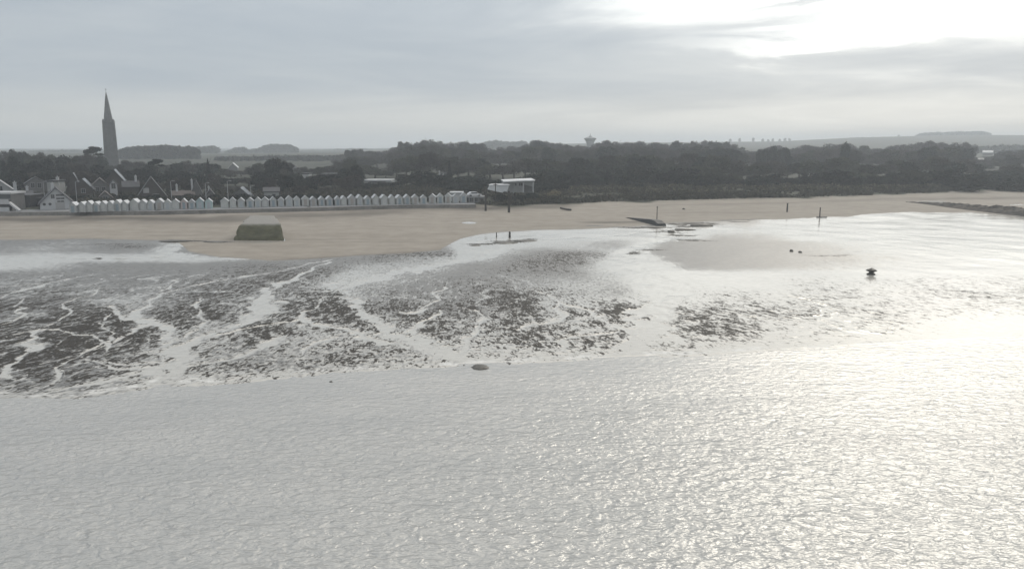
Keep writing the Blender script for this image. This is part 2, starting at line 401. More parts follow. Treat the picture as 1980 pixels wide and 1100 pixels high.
# water film breaks up along its edges
n5 = q.noise(q.mapping(fan, (0.9, 0.36, 1), (0, 0, 0), (13, 7, 0)), 3.0, 3, 0.65, 0.3)
fn = q.m('ADD', q.m('MULTIPLY', n5, 0.6), q.m('MULTIPLY', n1, 0.4))
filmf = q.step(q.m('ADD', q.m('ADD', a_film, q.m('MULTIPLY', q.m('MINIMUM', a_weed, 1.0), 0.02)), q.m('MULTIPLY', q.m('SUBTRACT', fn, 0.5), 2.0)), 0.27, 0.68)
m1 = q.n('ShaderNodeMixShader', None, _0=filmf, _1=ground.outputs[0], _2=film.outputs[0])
m2 = q.n('ShaderNodeMixShader', None, _0=weed, _1=m1.outputs[0], _2=weeds.outputs[0])
fo = q.n('ShaderNodeBsdfDiffuse', None, Color=col(0.8, 0.8, 0.78))
m3 = q.n('ShaderNodeMixShader', None, _0=q.m('MULTIPLY', q.m('MULTIPLY', attr('foam'), 0.55), q.step(n4, 0.3, 0.6), clamp=True), _1=m2.outputs[0], _2=fo.outputs[0])
q.n('ShaderNodeOutputMaterial', None, _0=m3.outputs[0])

# ---- sea
m, q = new_mat('shallow_silty_sea'); M['sea'] = m
geo = q.n('ShaderNodeNewGeometry').outputs['Position']
wA = q.noise(q.mapping(geo, (0.75, 1.25, 1), (0, 0, R(32))), 1.25, 2.2, 0.5, 0.8)
wB = q.noise(q.mapping(geo, (0.8, 1.35, 1), (0, 0, R(-52))), 1.9, 2.2, 0.5, 0.6)
wC = q.noise(q.mapping(geo, (1.0, 1.5, 1), (0, 0, R(5))), 4.2, 2, 0.5, 0.3)
wL = q.noise(q.mapping(geo, (0.35, 0.8, 1), (0, 0, R(15))), 0.22, 3, 0.5)
wS = q.noise(q.mapping(geo, (0.22, 1.0, 1), (0, 0, R(12))), 0.30, 2, 0.5, 0.4)
ysea = q.n('ShaderNodeSeparateXYZ', None, _0=geo).outputs[1]
amp = q.m('MULTIPLY', q.m('ADD', 0.85, q.m('MULTIPLY', q.step(wL, 0.35, 0.65), 0.3)), q.step(ysea, 82, 45, 0.35, 1.0))   # calmer in the shallows
hh = q.m('MULTIPLY', q.m('ADD', q.m('ADD', q.m('MULTIPLY', wA, 0.55), q.m('MULTIPLY', wB, 0.38)), q.m('ADD', q.m('MULTIPLY', wC, 0.06), q.m('MULTIPLY', wS, 0.5))), amp)
bb = q.n('ShaderNodeBump', None, Strength=1.0, Distance=0.40, Height=hh)
seab = q.n('ShaderNodeBsdfPrincipled', None, Base_Color=q.mix(q.step(wL, 0.3, 0.7), col(0.415, 0.418, 0.405), col(0.470, 0.468, 0.450)), Roughness=0.24, Metallic=0.3, IOR=1.33, Normal=bb.outputs[0])
q.n('ShaderNodeOutputMaterial', None, _0=seab.outputs[0])

# ------------------------------------------------------------------ ground sheet
tin = np.linspace(-0.68, 0.68, 1050)
tout = np.linspace(0.69, 1.0, 24)
T = np.concatenate([-tout[::-1], tin, tout])
def table(rows):
    """rows {v: [(u, value) ...]} -> bilinear lookup in photograph pixels"""
    vs = sorted(rows)
    def f(u, v):
        cols_ = [np.interp(u, [a for a, _ in rows[k]], [b for _, b in rows[k]]) for k in vs]
        out = np.zeros_like(u); vv = np.clip(v, vs[0], vs[-1])
        for i in range(len(vs) - 1):
            m_ = (vv >= vs[i]) & (vv <= vs[i + 1])
            k_ = (vv - vs[i]) / (vs[i + 1] - vs[i]); k_ = k_ * k_ * (3 - 2 * k_)
            out = np.where(m_, cols_[i] * (1 - k_) + cols_[i + 1] * k_, out)
        return out
    return f
WEED = table({
    478: [(0, 0), (1980, 0)],
    492: [(0, 0), (640, 0), (700, .1), (740, .5), (880, .55), (905, 0), (960, 0), (1010, .25), (1100, .65), (1170, .45), (1200, 0), (1980, 0)],
    508: [(0, 0), (560, .1), (700, .35), (760, .35), (830, .1), (880, 0), (960, .1), (1040, .55), (1150, .55), (1180, .1), (1220, 0), (1980, 0)],
    522: [(0, .15), (200, .12), (380, .1), (440, .35), (560, .5), (640, .5), (700, .2), (780, 0), (880, .05), (940, .2), (1000, .5), (1100, .4), (1160, .2), (1230, 0), (1980, 0)],
    545: [(0, .45), (100, .4), (180, .2), (300, .25), (380, .5), (440, .6), (520, .7), (600, .6), (650, .25), (720, .2), (820, .15), (900, .45), (980, .45), (1060, .15), (1200, .15), (1240, 0), (1500, 0), (1560, .25), (1700, .2), (1800, .3), (1980, .4)],
    570: [(0, .6), (60, .5), (150, .5), (240, .4), (300, .35), (380, .65), (440, .7), (500, .5), (570, .8), (640, .7), (690, .1), (760, .5), (820, .3), (920, .5), (1000, .8), (1080, .6), (1150, .3), (1240, .2), (1265, 0), (1400, .3), (1460, .35), (1520, .2), (1600, .5), (1680, .3), (1760, .25), (1850, .45), (1980, .5)],
    600: [(0, .7), (100, .75), (160, .95), (240, .95), (280, .4), (320, .75), (380, .75), (420, .8), (460, .6), (500, .6), (560, .8), (620, 1.), (670, .9), (720, .6), (780, .95), (840, .6), (900, .65), (960, .7), (1020, .9), (1080, .4), (1130, .85), (1200, 1.), (1245, .95), (1262, 0), (1290, .1), (1310, .7), (1380, .65), (1430, .5), (1500, .55), (1560, .5), (1620, .4), (1690, .5), (1740, .3), (1850, .3), (1980, .35)],
    635: [(0, .85), (80, .85), (180, .9), (260, .95), (310, .6), (360, .75), (410, .4), (470, .75), (540, .8), (590, .6), (640, .85), (720, .95), (755, .5), (830, .75), (900, .85), (980, .75), (1050, .75), (1120, .6), (1200, .8), (1250, .2), (1290, .5), (1350, .7), (1430, .75), (1480, .6), (1520, .3), (1580, .3), (1660, .3), (1740, .35), (1790, .1), (1980, 0)],
    668: [(0, .8), (100, .85), (200, .85), (290, .85), (340, .6), (390, .55), (460, .7), (540, .7), (640, .6), (740, .55), (820, .45), (880, .55), (960, .65), (1060, .8), (1150, .6), (1200, .35), (1260, .5), (1340, .4), (1400, .15), (1500, .1), (1980, 0)],
    700: [(0, .8), (120, .8), (240, .8), (310, .5), (400, .65), (500, .65), (600, .6), (680, .7), (760, .55), (830, .45), (900, .2), (1000, .3), (1100, .3), (1180, .1), (1300, .05), (1980, 0)],
    730: [(0, .65), (150, .65), (270, .6), (310, .1), (380, .6), (460, .5), (540, .3), (620, .35), (680, .2), (760, .05), (1980, 0)],
    755: [(0, .5), (120, .5), (200, .55), (280, .4), (330, .1), (420, 0), (1980, 0)],
    775: [(0, .1), (200, .2), (300, 0), (1980, 0)]})
FILM = table({
    420: [(0, 0), (1440, 0), (1470, .5), (1560, .8), (1980, 1)],
    445: [(0, 0), (900, 0), (940, .4), (1050, .9), (1200, .6), (1300, .8), (1340, .8), (1400, .75), (1440, .6), (1500, .9), (1980, 1)],
    458: [(0, 0), (870, 0), (910, .9), (1100, .95), (1240, .6), (1300, .6), (1360, .7), (1400, .35), (1480, .35), (1560, .8), (1980, .95)],
    472: [(0, .3), (130, .35), (180, .45), (300, .25), (340, .5), (380, 0), (860, 0), (890, .7), (1000, .75), (1180, .3), (1240, .7), (1290, .3), (1340, -.1), (1480, 0), (1640, .6), (1980, .85)],
    485: [(0, .3), (100, .5), (200, .2), (290, .2), (330, .7), (370, .3), (420, 0), (850, 0), (900, .7), (980, .7), (1060, .3), (1150, .45), (1220, .85), (1250, .5), (1275, -.1), (1450, -.05), (1560, .25), (1680, .6), (1980, .8)],
    500: [(0, .7), (200, .75), (330, .8), (430, .6), (620, .25), (740, .25), (820, .45), (900, .8), (960, .5), (1050, .2), (1180, .6), (1250, .9), (1300, .2), (1340, -.1), (1480, 0), (1700, .55), (1980, .8)],
    514: [(0, .8), (100, .6), (180, .3), (420, .12), (640, .35), (760, .55), (850, .6), (920, .2), (1050, .15), (1150, .5), (1230, .95), (1300, .8), (1360, .25), (1480, .15), (1620, .5), (1980, .85)],
    535: [(0, .25), (120, .3), (300, .12), (420, .25), (560, .3), (620, .5), (700, .75), (800, .3), (900, .1), (1050, .35), (1150, .4), (1220, .7), (1300, .95), (1980, .9)],
    560: [(0, .35), (100, .45), (250, .35), (400, .3), (560, .4), (640, .7), (720, .35), (800, .2), (940, .15), (1080, .5), (1200, .45), (1260, .85), (1500, .9), (1980, .85)],
    590: [(0, .4), (120, .35), (300, .5), (500, .45), (680, .5), (900, .35), (1080, .6), (1260, .95), (1500, .85), (1600, .75), (1980, .9)],
    640: [(0, .4), (120, .35), (300, .5), (500, .5), (700, .55), (1000, .6), (1260, .85), (1500, .9), (1980, .95)],
    700: [(0, .35), (120, .35), (300, .55), (500, .5), (700, .55), (1000, .75), (1260, .9), (1980, 1)],
    760: [(0, .4), (200, .35), (300, .6), (500, .9), (1980, 1)],
    800: [(0, 1), (1980, 1)]})
# rills and channels of standing water, (pixels, width in metres)
CH = [
    ([(640, 545), (662, 572), (700, 605), (750, 640), (830, 665), (880, 690), (950, 706)], 2.2),
    ([(985, 484), (930, 498), (860, 514), (770, 528), (700, 548), (645, 556)], 4.0),
    ([(650, 508), (600, 530), (555, 548), (505, 578), (470, 610), (410, 655), (345, 696), (300, 752)], 2.0),
    ([(520, 560), (500, 590), (480, 612)], 3.0),
    ([(335, 545), (312, 570), (300, 600), (318, 630), (340, 660), (345, 695)], 1.6),
    ([(312, 570), (380, 553), (450, 540), (560, 520), (650, 504)], .9),
    ([(195, 588), (240, 602), (300, 613)], .9),
    ([(600, 575), (582, 606), (616, 636), (700, 652), (760, 660)], 1.0),
    ([(870, 556), (842, 585), (800, 606), (770, 604)], .9),
    ([(850, 600), (815, 625), (790, 645), (770, 652)], .9),
    ([(1000, 560), (1060, 570), (1100, 588), (1160, 600), (1200, 640), (1190, 690)], 1.4),
    ([(1100, 590), (1060, 618), (1020, 640)], 1.3),
    ([(1120, 690), (1090, 670), (1110, 650), (1180, 640)], .8),
    ([(350, 694), (430, 652), (520, 628), (600, 612)], .7),
    ([(310, 738), (400, 706), (480, 680), (560, 650)], .9),
    ([(0, 580), (50, 566), (90, 545), (150, 535)], 1.2),
    ([(0, 628), (50, 610), (70, 580)], .7),
    ([(180, 672), (220, 648), (300, 624)], .8),
    ([(0, 560), (80, 545), (180, 530)], .6),
    ([(100, 760), (160, 738), (260, 735)], .8),
    ([(200, 690), (250, 720), (300, 745)], .6),
    ([(560, 690), (580, 665), (620, 655)], .8),
    ([(1345, 440), (1300, 462), (1232, 478), (1208, 492), (1236, 520), (1290, 555), (1275, 600), (1240, 650), (1200, 690)], 3.5),
    ([(0, 662), (80, 645), (180, 655), (230, 672)], .45), ([(60, 705), (150, 682), (240, 694), (300, 712)], .45), ([(190, 555), (140, 600), (95, 640), (40, 685), (-20, 730)], .6),
    ([(260, 580), (220, 630), (160, 680), (90, 735)], .5), ([(420, 575), (385, 615), (370, 650)], .7), ([(900, 590), (930, 620), (905, 660), (930, 690)], .7),
    ([(345, 467), (340, 482), (330, 498)], 4.5),
    ([(0, 497), (150, 500), (330, 498), (440, 502), (530, 503)], 1.2),
    ([(880, 474), (1000, 466), (1150, 458), (1290, 446)], 1.0),
    ([(1560, 600), (1640, 635), (1760, 652)], .9), ([(1470, 560), (1560, 590), (1700, 640), (1790, 655)], .8),
]
def chan_dist(X, Y):
    best = np.full(X.shape, 1e9)
    for pts, wd in CH:
        P_ = [gat(*p) for p in pts]
        nP = len(P_) - 1
        for i_, (a_, b_) in enumerate(zip(P_[:-1], P_[1:])):
            ax, ay = a_.x, a_.y; dx, dy = b_.x - ax, b_.y - ay; L2 = dx * dx + dy * dy
            k_ = np.clip(((X - ax) * dx + (Y - ay) * dy) / L2, 0, 1)
            tp = 0.35 + 0.65 * np.clip((i_ + k_) / nP * 2.0, 0, 1) if wd < 3 else 1.0
            d_ = np.hypot(X - ax - k_ * dx, (Y - ay - k_ * dy) * 0.7) / (wd * tp * 0.72)
            best = np.minimum(best, d_)
    return best
DRY_PX = [(-400, 468), (0, 466), (150, 463), (300, 465), (345, 470), (365, 486), (430, 500), (520, 503), (640, 498), (780, 491), (850, 485), (872, 470), (890, 461),
          (930, 452), (1040, 447), (1150, 444), (1250, 439), (1300, 434), (1400, 429), (1500, 425), (1560, 422), (1640, 419), (1680, 413), (1760, 411),
          (1880, 413), (1980, 419), (2400, 430)]

def build_ground():
    yw, yf = Yw(T), Yf(T)
    s_sea = np.linspace(0, 1, 14)[:-1]; s_fl = np.linspace(0, 1, 470)[:-1]
    lands = np.concatenate([np.linspace(0, 20, 26)[:-1], np.geomspace(20, 4300, 110)])
    rows = []
    y0 = yw * 0 + 14.0; y1 = yw - 3
    for s in s_sea: rows.append(y0 * (1 - s) + y1 * s)
    for s in s_fl: rows.append(1 / ((1 - s) / y1 + s / yf))        # even in the picture, denser near
    for b in lands: rows.append(yf + b)
    Yg = np.array(rows); Xg = Yg * T[None, :]
    Yg = np.minimum(Yg, 4600)
    Zg = height(Xg, Yg)
    # jitter-free smooth relief; project to photograph pixels to read the hand-made maps
    fy = Yg; x = Xg / (fy * cp - (Zg - CAM_H) * sp)
    depth = fy * cp - (Zg - CAM_H) * sp
    U = 990 + FOC * Xg / depth; V = 550 - FOC * (fy * sp + (Zg - CAM_H) * cp) / depth
    # warp the lookups so that no edge of the maps reads as drawn
    wx = (fbm(Xg * 0.05, Yg * 0.03, 4) - 0.5); wy = (fbm(Xg * 0.05 + 40, Yg * 0.03 + 11, 4) - 0.5)
    px_m = FOC / depth
    Uw = U + wx * 14 * px_m * 0.5; Vw = V + wy * 22
    Vw = V + wy * 26 * np.clip((V - 440) / 160, 0.12, 1)
    weed = WEED(Uw, Vw); film = FILM(Uw, V + (Vw - V) * 0.6)
    Xs = Xg + (fbm(Xg * 0.16, Yg * 0.12, 4) - 0.5) * 7; Ys = Yg + (fbm(Xg * 0.16 + 9, Yg * 0.12 + 5, 4) - 0.5) * 7
    cd = chan_dist(Xs, Ys)
    ch = 1 - sstep(0.12, 1.0, cd + (fbm(Xg * 1.1, Yg * .6, 4) - 0.5) * 1.5)
    inner = np.clip((V - 500) / 40, 0, 1)
    # small natural rills (ridged noise), only over the weed beds
    Fx = (Xs + 15) * (1 + 0.008 * (Ys - 100))
    r1 = np.abs(fbm(Fx * 0.13, Ys * 0.05, 4) - 0.5)
    r2 = np.abs(fbm(Fx * 0.30 + 31, Ys * 0.11, 4) - 0.5)
    r3 = np.abs(fbm(Fx * 0.62 + Ys * .10 + 70, Ys * 0.20, 4) - 0.5)
    rill = 0.8 * np.maximum(1 - sstep(0.0, 0.035, r1), 0.9 * (1 - sstep(0.0, 0.04, r2))) * inner * (V < 765)
    rill = np.maximum(rill, 0.75 * (1 - sstep(0.0, 0.045, r3)) * inner * (V < 765))
    patch = fbm((Xg + 15) * (1 + 0.008 * (Yg - 100)) * 0.24, Yg * 0.08, 4)
    weed = weed * np.clip(0.4 + 1.4 * patch, 0, 1.12)
    weed = weed * (1 - ch) * (1 - 0.6 * rill)
    ch = ch * (0.72 + 0.28 * sstep(.35, .6, fbm(Xg * .5, Yg * .3, 3)))
    film = np.maximum(film + (fbm(Xg * .12 + 50, Yg * .07, 4) - .5) * 0.35 * (film < .6) * (film > -.2), np.maximum(ch, rill * 0.75))
    vd = np.interp(U, [p[0] for p in DRY_PX], [p[1] for p in DRY_PX])
    e = (vd - V) + (fbm(Xg * .08, Yg * .05, 4) - 0.5) * 7
    dry = sstep(-1.0, 3.0, e)
    film = film * (1 - sstep(0, 2.5, e))
    weed = weed * (1 - dry)
    # pools lying on the upper beach
    for (u, v, rx, ry) in [(500, 468.2, 50, .9), (548, 464, 4, 3), (907, 431, 17, 2.2), (1800, 391, 34, 3.0), (1968, 396, 22, .9)]:
        g_ = np.exp(-(((U - u) / rx) ** 2 + ((V - v) / ry) ** 2) * 1.2)
        film = np.maximum(film, sstep(0.3, 0.6, g_)); dry = dry * (1 - sstep(0.3, 0.6, g_))
    # dark strand lines / damp hollows / weed stripes on the upper sand
    dark = np.zeros_like(U)
    def smear(u, v, rx, ry, k_=1.0, slope=0.0):
        d = np.exp(-(((U - u) / rx) ** 4 + ((V - v - (U - u) * slope + (fbm(Xg * .1, Yg * .1, 3) - .5) * ry * 1.6) / ry) ** 2))
        return k_ * d
    for a_ in [(150, 424, 420, 6.5, .85, -.004), (380, 424, 200, 4.5, .6, 0), (640, 414, 170, 5.0, .7, -.03), (790, 405, 130, 3.5, .6, -.01),
               (940, 403, 90, 5.0, .9, -.01), (1050, 400, 60, 4, .7, -.02), (330, 455, 60, 1.2, .35, 0), (1190, 430, 60, 1.6, .9, 0), (1140, 429, 30, 1.0, .5, 0), (1420, 411, 110, 1.0, .3, 0),
               (600, 420, 80, 1.0, .6, 0), (560, 418, 36, 1.2, .8, 0), (1880, 384, 140, 2.6, .5, -.02), (1450, 394, 200, 1.5, .35, -.02),
               (1700, 386, 130, 2.2, .4, -.03), (700, 468, 160, 1.4, .16, 0), (620, 463, 70, 1.2, .22, 0), (540, 478, 60, 2.0, .16, 0), (700, 495, 200, 3.2, .5, -.06), (1100, 436, 90, 1.0, .25, 0)]:
        dark = np.maximum(dark, smear(*a_))
    # darker weed strips around the outfall, the pool edges and the mirror flats
    for (u, v, rx, ry, k_) in [(360, 466, 38, 1.6, .95), (420, 467, 30, 1.0, .7), (1310, 434, 20, 2.0, .95), (1250, 441, 60, 1.3, .85), (1330, 439, 26, 1.3, .9), (1300, 446, 24, 1.4, .9),
                            (1350, 433, 40, 2.2, .95), (1430, 426, 30, 1.1, .8), (1290, 450, 40, 1.2, .7), (985, 468, 34, 2.2, .9), (1010, 464, 30, 1.6, .85), (930, 472, 30, 1.2, .8),
                            (250, 476, 60, 4.5, .35), (1340, 466, 40, 1.2, .8), (190, 500, 8, 1.2, .9), (1320, 455, 30, 1, .7), (1600, 495, 50, 1.2, .45), (1260, 484, 30, 1.5, .6), (1225, 489, 14, 2.5, .7),
                            (210, 472, 70, 1.2, .4)]:
        g_ = np.exp(-(np.abs((U - u) / rx) ** 3 + ((V - v + (fbm(Xg * .15, Yg * .15, 3) - .5) * 5) / ry) ** 2))
        weed = np.maximum(weed, g_ * k_ * 1.5); film = film * (1 - g_ * .6); dry = dry * (1 - g_ * .9)
        dark = np.maximum(dark, g_ * k_)
    b = Yg - yf[None, :]
    kd = sstep(T_DUNE0, T_DUNE1, T)[None, :] * np.ones_like(U)
    land = sstep(2, 5, b + (fbm(Xg * .1, Yg * .1, 3) - .5) * 10) * kd + (1 - kd) * sstep(1, 2, b)
    film = film * (1 - land); weed = weed * (1 - land); dry = np.maximum(dry, land)
    # real relief: weedy rock stands a little proud, channels are cut
    flats = (V > 440) & (V < 775)
    Zg = Zg + np.where(flats, weed * 0.10 * (fbm(Xg * 1.3, Yg * 1.3, 2)) - 0.05 * ch, 0)
    Zg = Zg + (fbm(Xg * .15, Yg * .15, 3) - .5) * 0.12 * sstep(8, 60, Yg - yw[None, :]) * (b < 0)
    Zg = np.where(Yg > yw[None, :] + .5, np.maximum(Zg, 0.012), Zg)
    bw_ = Yg - yw[None, :] + (fbm(Xg * .25, Yg * .25 + 3, 3) - .5) * 3.0
    foam = np.exp(-((bw_ - 0.8) / 0.55) ** 2) * sstep(.42, .6, fbm(Xg * .5, Yg * .2 + 8, 3)) * (Yg > yw[None, :])
    nr, nc = Zg.shape
    co = np.stack([Xg, Yg, Zg], -1).reshape(-1, 3).astype(np.float32)
    idx = np.arange(nr * nc).reshape(nr, nc)
    q_ = np.stack([idx[:-1, :-1], idx[:-1, 1:], idx[1:, 1:], idx[1:, :-1]], -1).reshape(-1, 4)
    me = bpy.data.meshes.new('beach')
    me.vertices.add(len(co)); me.vertices.foreach_set('co', co.ravel())
    me.loops.add(q_.size); me.loops.foreach_set('vertex_index', q_.ravel().astype(np.int32))
    me.polygons.add(len(q_)); me.polygons.foreach_set('loop_start', np.arange(0, q_.size, 4, dtype=np.int32))
    me.polygons.foreach_set('use_smooth', np.ones(len(q_), bool))
    me.update(calc_edges=True)
    for nm, ar in (('weed', weed), ('film', film), ('dry', dry), ('land', land), ('dark', dark), ('foam', foam)):
        at_ = me.attributes.new(nm, 'FLOAT', 'POINT'); at_.data.foreach_set('value', np.clip(ar, 0, 1.5).astype(np.float32).ravel())
    me.materials.append(M['beach'])
    return tag(link('ground', me), 'beach, tidal flats and low coastal land', kind='structure')
build_ground()

sea = MB().add([(-4500, -700, 0), (4500, -700, 0), (4500, 350, 0), (-4500, 350, 0)], [(0, 1, 2, 3)]).build('sea_water', M['sea'])
tag(sea, kind='structure')

# ------------------------------------------------------------------ sea wall and promenade (left half)
us = list(range(-360, 921, 20))
foot = []
for u in us:
    t_ = tcol(u, 410); Y_ = float(Yf(t_)); foot.append(Vector((t_ * Y_, Y_, 0)))
wb = MB(); pb = MB()
for a_, b_ in zip(foot[:-1], foot[1:]):
    d_ = (b_ - a_).normalized(); n_ = Vector((-d_.y, d_.x, 0))
    wb.hexa([a_ + Vector((0, 0, .9)), b_ + Vector((0, 0, .9)), b_ + n_ * 1.2 + Vector((0, 0, .9)), a_ + n_ * 1.2 + Vector((0, 0, .9)),
             a_ + n_ * .25 + Vector((0, 0, Z_PROM + .02)), b_ + n_ * .25 + Vector((0, 0, Z_PROM + .02)), b_ + n_ * 1.2 + Vector((0, 0, Z_PROM + .02)), a_ + n_ * 1.2 + Vector((0, 0, Z_PROM + .02))])
    pb.hexa([a_ + n_ * 1.2 + Vector((0, 0, 1.6)), b_ + n_ * 1.2 + Vector((0, 0, 1.6)), b_ + n_ * 11 + Vector((0, 0, 1.6)), a_ + n_ * 11 + Vector((0, 0, 1.6)),
             a_ + n_ * 1.2 + Vector((0, 0, Z_PROM)), b_ + n_ * 1.2 + Vector((0, 0, Z_PROM)), b_ + n_ * 11 + Vector((0, 0, Z_PROM)), a_ + n_ * 11 + Vector((0, 0, Z_PROM))])
o = wb.build('sea_wall', M['concrete']); tag(o, 'low dark concrete sea wall running below the row of white beach huts', 'sea wall')
o = pb.build('promenade', M['prom']); tag(o, kind='structure')

# ------------------------------------------------------------------ beach huts
def hut_meshes(wmat, wd=2.0, dp=2.4, hw=2.0, hr=0.85):
    w2 = wd / 2
    wl = MB().add([(-w2, 0, 0), (w2, 0, 0), (w2, dp, 0), (-w2, dp, 0), (-w2, 0, hw), (w2, 0, hw), (w2, dp, hw), (-w2, dp, hw), (0, 0, hw + hr), (0, dp, hw + hr)],
                  [(0, 1, 5, 8, 4), (1, 2, 6, 5), (3, 7, 9, 6, 2), (0, 4, 7, 3), (0, 3, 2, 1)]).mesh('wall', wmat)
    e = 0.16; th = 0.07; rf = MB()
    for s_ in (-1, 1):
        k_ = hr / w2
        p = lambda x, y, z: (s_ * x, y, z)
        a = [p(0, -e, hw + hr), p(w2 + e, -e, hw - e * k_), p(w2 + e, dp + e, hw - e * k_), p(0, dp + e, hw + hr)]
        rf.hexa([tuple(a[0]), tuple(a[1]), tuple(a[2]), tuple(a[3])] + [(x, y, z + th) for x, y, z in a])
    rf = rf.mesh('roof', M['hut_roof'])
    dr = MB().box(-0.42, 0.42, -0.05, -0.003, 0.08, 1.85); dr.box(-0.47, -0.425, -0.03, -0.003, 0, 1.9); dr.box(0.425, 0.47, -0.03, -0.003, 0, 1.9)
    return wl, rf, dr.mesh('door', M['hut_door'])
HM = {k_: hut_meshes(M[m_]) for k_, m_ in (('white', 'hut'), ('pale blue-green', 'hut_blue'), ('pale rose-grey', 'hut_pink'))}
HUTS = [(134, 148)] + [(152 + 13.7 * i, 165.4 + 13.7 * i) for i in range(7)] + [(251, 268), (269, 283.5), (284, 298)] + [(301, 316), (317, 331.5), (332, 347)] + \
    [(350, 362), (365, 378), (380, 394), (397, 411), (427, 442), (444.5, 457), (460, 473), (477, 491), (493, 505), (506, 520), (523, 535), (538, 550), (553, 566.5),
     (568.5, 581), (584, 598), (600, 613), (617, 628.5), (632, 644), (648, 659), (660, 671), (674, 688), (691, 702), (705.5, 717.5), (721, 733), (737, 750),
     (753, 763.5), (767, 779), (782, 794), (797, 810), (813, 826), (829, 843), (845, 858), (860, 873), (875, 888), (890, 903)]
DOORS = []
for c_ in ((0.34, 0.37, 0.39), (0.22, 0.27, 0.30), (0.42, 0.43, 0.42), (0.30, 0.28, 0.26)):
    dm = HM['white'][2].copy(); dm.materials.clear(); dm.materials.append(surf_mat('hut_door_paint', c_, .1, 2, .5)); DOORS.append(dm)
ORD = ['', 'first', 'second', 'third', 'fourth', 'fifth', 'sixth', 'seventh', 'eighth', 'ninth', 'tenth', 'eleventh', 'twelfth', 'thirteenth', 'fourteenth', 'fifteenth',
       'sixteenth', 'seventeenth', 'eighteenth', 'nineteenth', 'twentieth', 'twenty-first', 'twenty-second', 'twenty-third', 'twenty-fourth', 'twenty-fifth', 'twenty-sixth', 'twenty-seventh']
random.seed(4)
nh = len(HUTS)
for i, (u0, u1) in enumerate(HUTS):
    uc = (u0 + u1) / 2
    vb = np.interp(uc, [134, 250, 400, 600, 800, 905], [411.5, 407.5, 403.5, 398.5, 395, 392])
    b = at(uc, vb, Z_PROM)
    wpx = (u1 - u0) * b.y / FOC
    kind = 'white'
    if 350 <= u0 <= 351: kind = 'pale rose-grey'
    if u0 in (397, 380): kind = 'pale blue-green'
    j = i + 1
    if i == 0: lab = 'small white beach hut standing alone beside the big gabled villa'
    elif kind == 'pale rose-grey': lab = 'pale rose-grey gabled beach hut, the only pinkish one in the row'
    elif j <= 25: lab = '%s gabled beach hut, %s from the left end of the row' % (kind, ORD[j])
    else: lab = '%s gabled beach hut, %s from the right end of the row' % (kind, ORD[nh - i])
    dY = Yf(tcol(uc + 30, 405)) - Yf(tcol(uc - 30, 405)); dX = (tcol(uc + 30, 405) * Yf(tcol(uc + 30, 405)) - tcol(uc - 30, 405) * Yf(tcol(uc - 30, 405)))
    e = empty('beach_hut', (b.x, b.y, Z_PROM), math.atan2(dY, dX) + random.uniform(-.05, .05), lab, 'beach hut', 'white beach huts in a row along the promenade')
    tall = np.interp(uc, [134, 400, 905], [1.0, 1.0, 1.0]) * random.uniform(0.93, 1.06)
    e.scale = (wpx / 2.15, 1.0, tall * (1.08 if uc in (261,) or abs(uc - 259.5) < 3 else 1.0))
    e.scale[2] *= random.uniform(.96, 1.06)
    for me, nm in zip(HM[kind], ('wall', 'roof', 'door')):
        if nm == 'door': me = random.choice(DOORS)
        link(nm, me, e)

